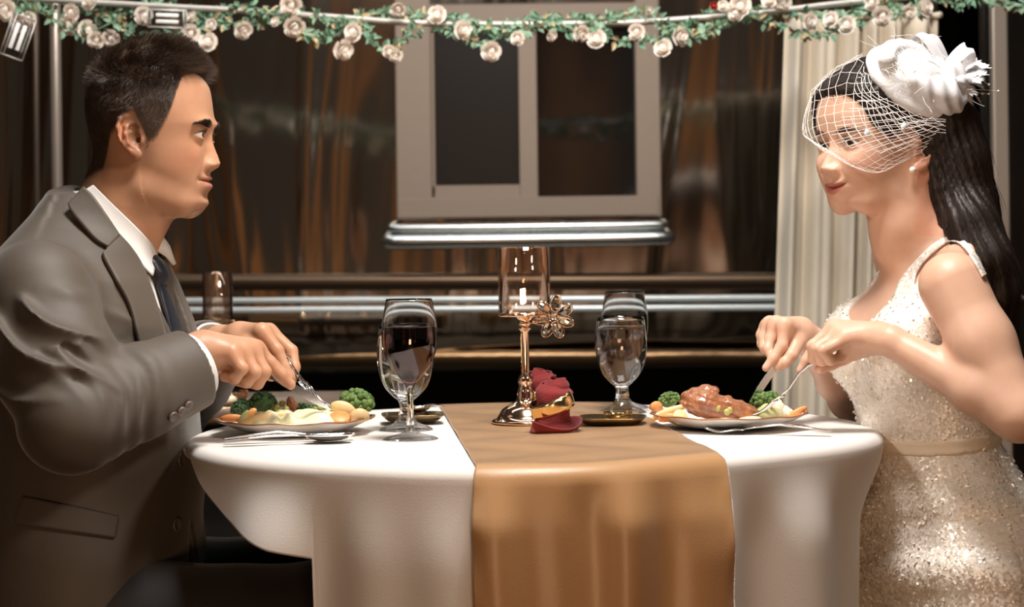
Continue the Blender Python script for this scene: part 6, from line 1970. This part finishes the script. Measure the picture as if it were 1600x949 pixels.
def garland():
    root = empty('rose_garland', P(800, 40, GY), 0, 'green leafy garland with cream roses wound along the awning rail', 'garland')
    r = random.Random(12)
    path = [(-60, 5, 1.0), (0, 12, .99), (45, 14, .98), (85, 30, .97), (110, 48, .97), (150, 46, .97), (180, 36, .98), (215, 58, .98), (250, 52, .98), (285, 58, .98), (312, 44, 1.0), (340, 22, 1.02), (368, 12, 1.0), (400, 12, .98), (440, 30, .98), (470, 46, .98), (500, 62, .98), (530, 52, .99), (545, 34, 1.01), (562, 30, 1.0), (575, 55, .98), (595, 74, .98), (618, 68, .98), (642, 50, .99), (670, 36, 1.01), (700, 46, .99), (735, 60, .98), (765, 68, .98), (792, 52, .99), (815, 34, 1.01), (850, 30, 1.0), (880, 48, .98), (925, 44, .98), (955, 60, .98), (985, 64, .98), (1015, 64, .98), (1045, 52, .98), (1080, 42, .99), (1105, 26, 1.01), (1130, 14, 1.0), (1165, 24, .98), (1195, 34, .98), (1225, 38, .98), (1245, 50, .98), (1285, 52, .98), (1312, 46, .98), (1325, 20, 1.0), (1360, 10, 1.0), (1395, 22, .98), (1430, 14, .98), (1450, -8, 1.0), (1490, 6, 1.0), (1540, -6, 1.0), (1580, 8, 1.0), (1640, 0, 1.0)]
    path2 = [(-60, 20, 1.01), (40, 2, 1.02), (120, 8, 1.02), (180, 20, 1.01), (240, 6, 1.02), (300, 22, 1.02), (350, 35, .99), (400, 34, .99), (455, 14, 1.01), (520, 34, .99), (580, 22, 1.01), (650, 24, 1.01), (720, 30, .99), (800, 48, .985), (880, 30, 1.01), (940, 30, .99), (1010, 20, 1.01), (1060, 58, .98), (1140, 34, .99), (1210, 14, 1.01), (1300, 30, .99), (1330, 40, .98), (1380, 6, 1.0), (1440, 24, 1.0)]
    vp = MB(); leaves = {'leaf': MB(), 'leaf_dry': MB()}
    def leaf(mb, c, d, n_, L, W):
        d = Vector(d).normalized(); s = d.cross(Vector(n_)).normalized(); n_ = s.cross(d)
        V = [c, c+d*L*.3+s*W+n_*.15*W, c+d*L*.7+s*W*.8, c+d*L-n_*.2*L, c+d*L*.7-s*W*.8, c+d*L*.3-s*W+n_*.15*W, c+d*L*.5-n_*W*.25]
        mb.add([tuple(v) for v in V], [(0, 1, 6), (1, 2, 6), (2, 3, 6), (3, 4, 6), (4, 5, 6), (5, 0, 6)])
    for pth in (path, path2):
        pts = [P(*p) for p in pth]; c = cr(pts, 10)
        vp.tube(c, .0014, 6)
        for i in range(len(c)-1):
            a, b_ = Vector(c[i]), Vector(c[i+1]); k = max(1, int((b_-a).length/.0021))
            for j in range(k):
                p = a.lerp(b_, r.random())
                d = Vector((r.uniform(-1, 1), r.uniform(-1, .6), r.uniform(-1, .8)))
                mbx = leaves['leaf' if r.random() < .86 else 'leaf_dry']
                leaf(mbx, p+d*.004, d, (r.uniform(-1, 1), -1, r.uniform(-.5, 1)), r.uniform(.012, .022), r.uniform(.0032, .0060))
    vp.build('vine', M['vine'], root)
    leaves['leaf'].build('leaves', M['leaf'], root, smooth=False); leaves['leaf_dry'].build('leaves', M['leaf_dry'], root, smooth=False)
    def rose(c, R_, d, m, seed):
        rr = random.Random(seed); mb = MB(); Rm = rot_to(d)
        mb.ball(c, (R_*.5, R_*.5, R_*.6), 12, 8, R=Rm)
        for ringi, (n, rad, h, op) in enumerate(((3, .50, .75, .10), (4, .74, .62, .30), (5, .98, .42, .55))):
            for k in range(n):
                a0 = 2*PI*k/n+ringi*.7+rr.uniform(-.2, .2); wid = 2.3/n*1.45
                V = []; F = []
                for i in range(6):
                    t = i/5
                    for j in range(7):
                        s = j/6*2-1; a = a0+s*wid*(.55+.45*math.sin(PI*min(1, t*.75+.15)))
                        rr_ = R_*rad*(.35+.65*math.sin(t*PI*.5)+op*.35*t*t)
                        z = R_*(-.62+t*(h+.62)-op*.5*t**3)-.10*R_*s*s*t
                        v = Rm @ Vector((rr_*math.cos(a), rr_*math.sin(a), z)); V.append((c[0]+v.x, c[1]+v.y, c[2]+v.z))
                for i in range(5):
                    for j in range(6):
                        q = i*7+j; F.append((q, q+1, q+8, q+7))
                mb.add(V, F)
        return mb.build('rose', m, root)
    roses = [(4, 14, 17), (112, 20, 13), (108, 40, 14), (136, 46, 13), (150, 62, 12), (174, 60, 13), (224, 24, 13), (298, 52, 13), (325, 66, 13.5), (380, 47, 13), (455, 8, 15), (460, 42, 15), (552, 51, 14), (536, 78, 14.5), (607, 80, 9), (618, 86, 10), (622, 15, 11), (683, 23, 13), (723, 47, 14), (767, 80, 14), (809, 60, 10), (862, 56, 8), (908, 52, 12), (932, 61, 13.5), (995, 50, 12), (1015, 17, 7), (1036, 75, 13), (1063, 57, 14), (1130, 9, 8), (1157, 9, 15), (1150, 20, 12), (1222, 3, 13), (1202, 0, 11), (1265, 33, 12), (1298, 30, 11), (1323, 39, 13), (1378, 25, 14), (1420, 19, 11), (1446, 12, 13), (1362, 4, 11), (30, 38, 13), (44, 30, 11), (300, 26, 8), (330, 38, 8), (140, 2, 13), (430, 34, 7)]
    for i, (x, y, rp) in enumerate(roses):
        c = P(x, y, GY-.03); rose(c, rp/FPX*(GY-.03-CAMY)*1.02, (r.uniform(-.7, .7), -1, r.uniform(-.7, .35)), M['rose'], i)
    c = P(1115, 9, GY-.03); rose(c, .007, (0, -1, 0), M['red_rose'], 99)
garland()
M['clear_box'] = thin_glass('clear_acrylic', (.90, .90, .90), (1, 1, 1))
M['led'] = mat('soft_white_tube', (.9, .88, .84), .4, 0, emit=.7, emitc=(1, .93, .84))
def pendant(c, half, R_, label):
    root = empty('glass_lantern', c, 0, label, 'lantern', 'clear box lanterns tied to the garland')
    A = R_.to_4x4()
    mb = MB(); mb.box((0, 0, 0), [h*2 for h in half], A, .003); mb.build('glass_box', M['clear_box'], root, smooth=False, local=True)
    ed = MB(); x, y, z = half
    for (p, q) in ((( -x, -y, -z), (x, -y, -z)), ((-x, -y, z), (x, -y, z)), ((-x, -y, -z), (-x, -y, z)), ((x, -y, -z), (x, -y, z)), ((-x, y, -z), (x, y, -z)), ((-x, y, z), (x, y, z)), ((-x, y, -z), (-x, y, z)), ((x, y, -z), (x, y, z)), ((-x, -y, -z), (-x, y, -z)), ((x, -y, -z), (x, y, -z)), ((-x, -y, z), (-x, y, z)), ((x, -y, z), (x, y, z))):
        ed.tube([R_ @ Vector(p), R_ @ Vector(q)], .0011, 6)
    ed.build('edge_frame', mat('frosted_edge', (.75, .72, .68), .3, .2), root, local=True)
    for s in (-.40, .35):
        mb = MB(); mb.tube([R_ @ Vector((x*s, 0, -z*.6)), R_ @ Vector((x*s, 0, z*.62))], x*.20, 10); mb.build('light_tube', M['led'], root, local=True)
pendant(P(28, 58, .93), (.0185, .016, .040), Matrix.Rotation(.35, 3, 'Y') @ Matrix.Rotation(.5, 3, 'Z'), 'clear box lantern hanging at the far left of the garland')
pendant(P(261, 29, .93), (.016, .015, .034), Matrix.Rotation(1.62, 3, 'Y') @ Matrix.Rotation(.2, 3, 'Z'), 'clear box lantern lying sideways in the garland above the man\'s head')
mb = MB(); mb.tube(cr([P(24, 22, .93), P(26, 8, .97), P(30, -3, 1.0)], 5), .0008, 5); tag(mb.build('hanging_string', M['vine']), 'thin string holding the left box lantern', 'string')
print('script', time.time()-T0)
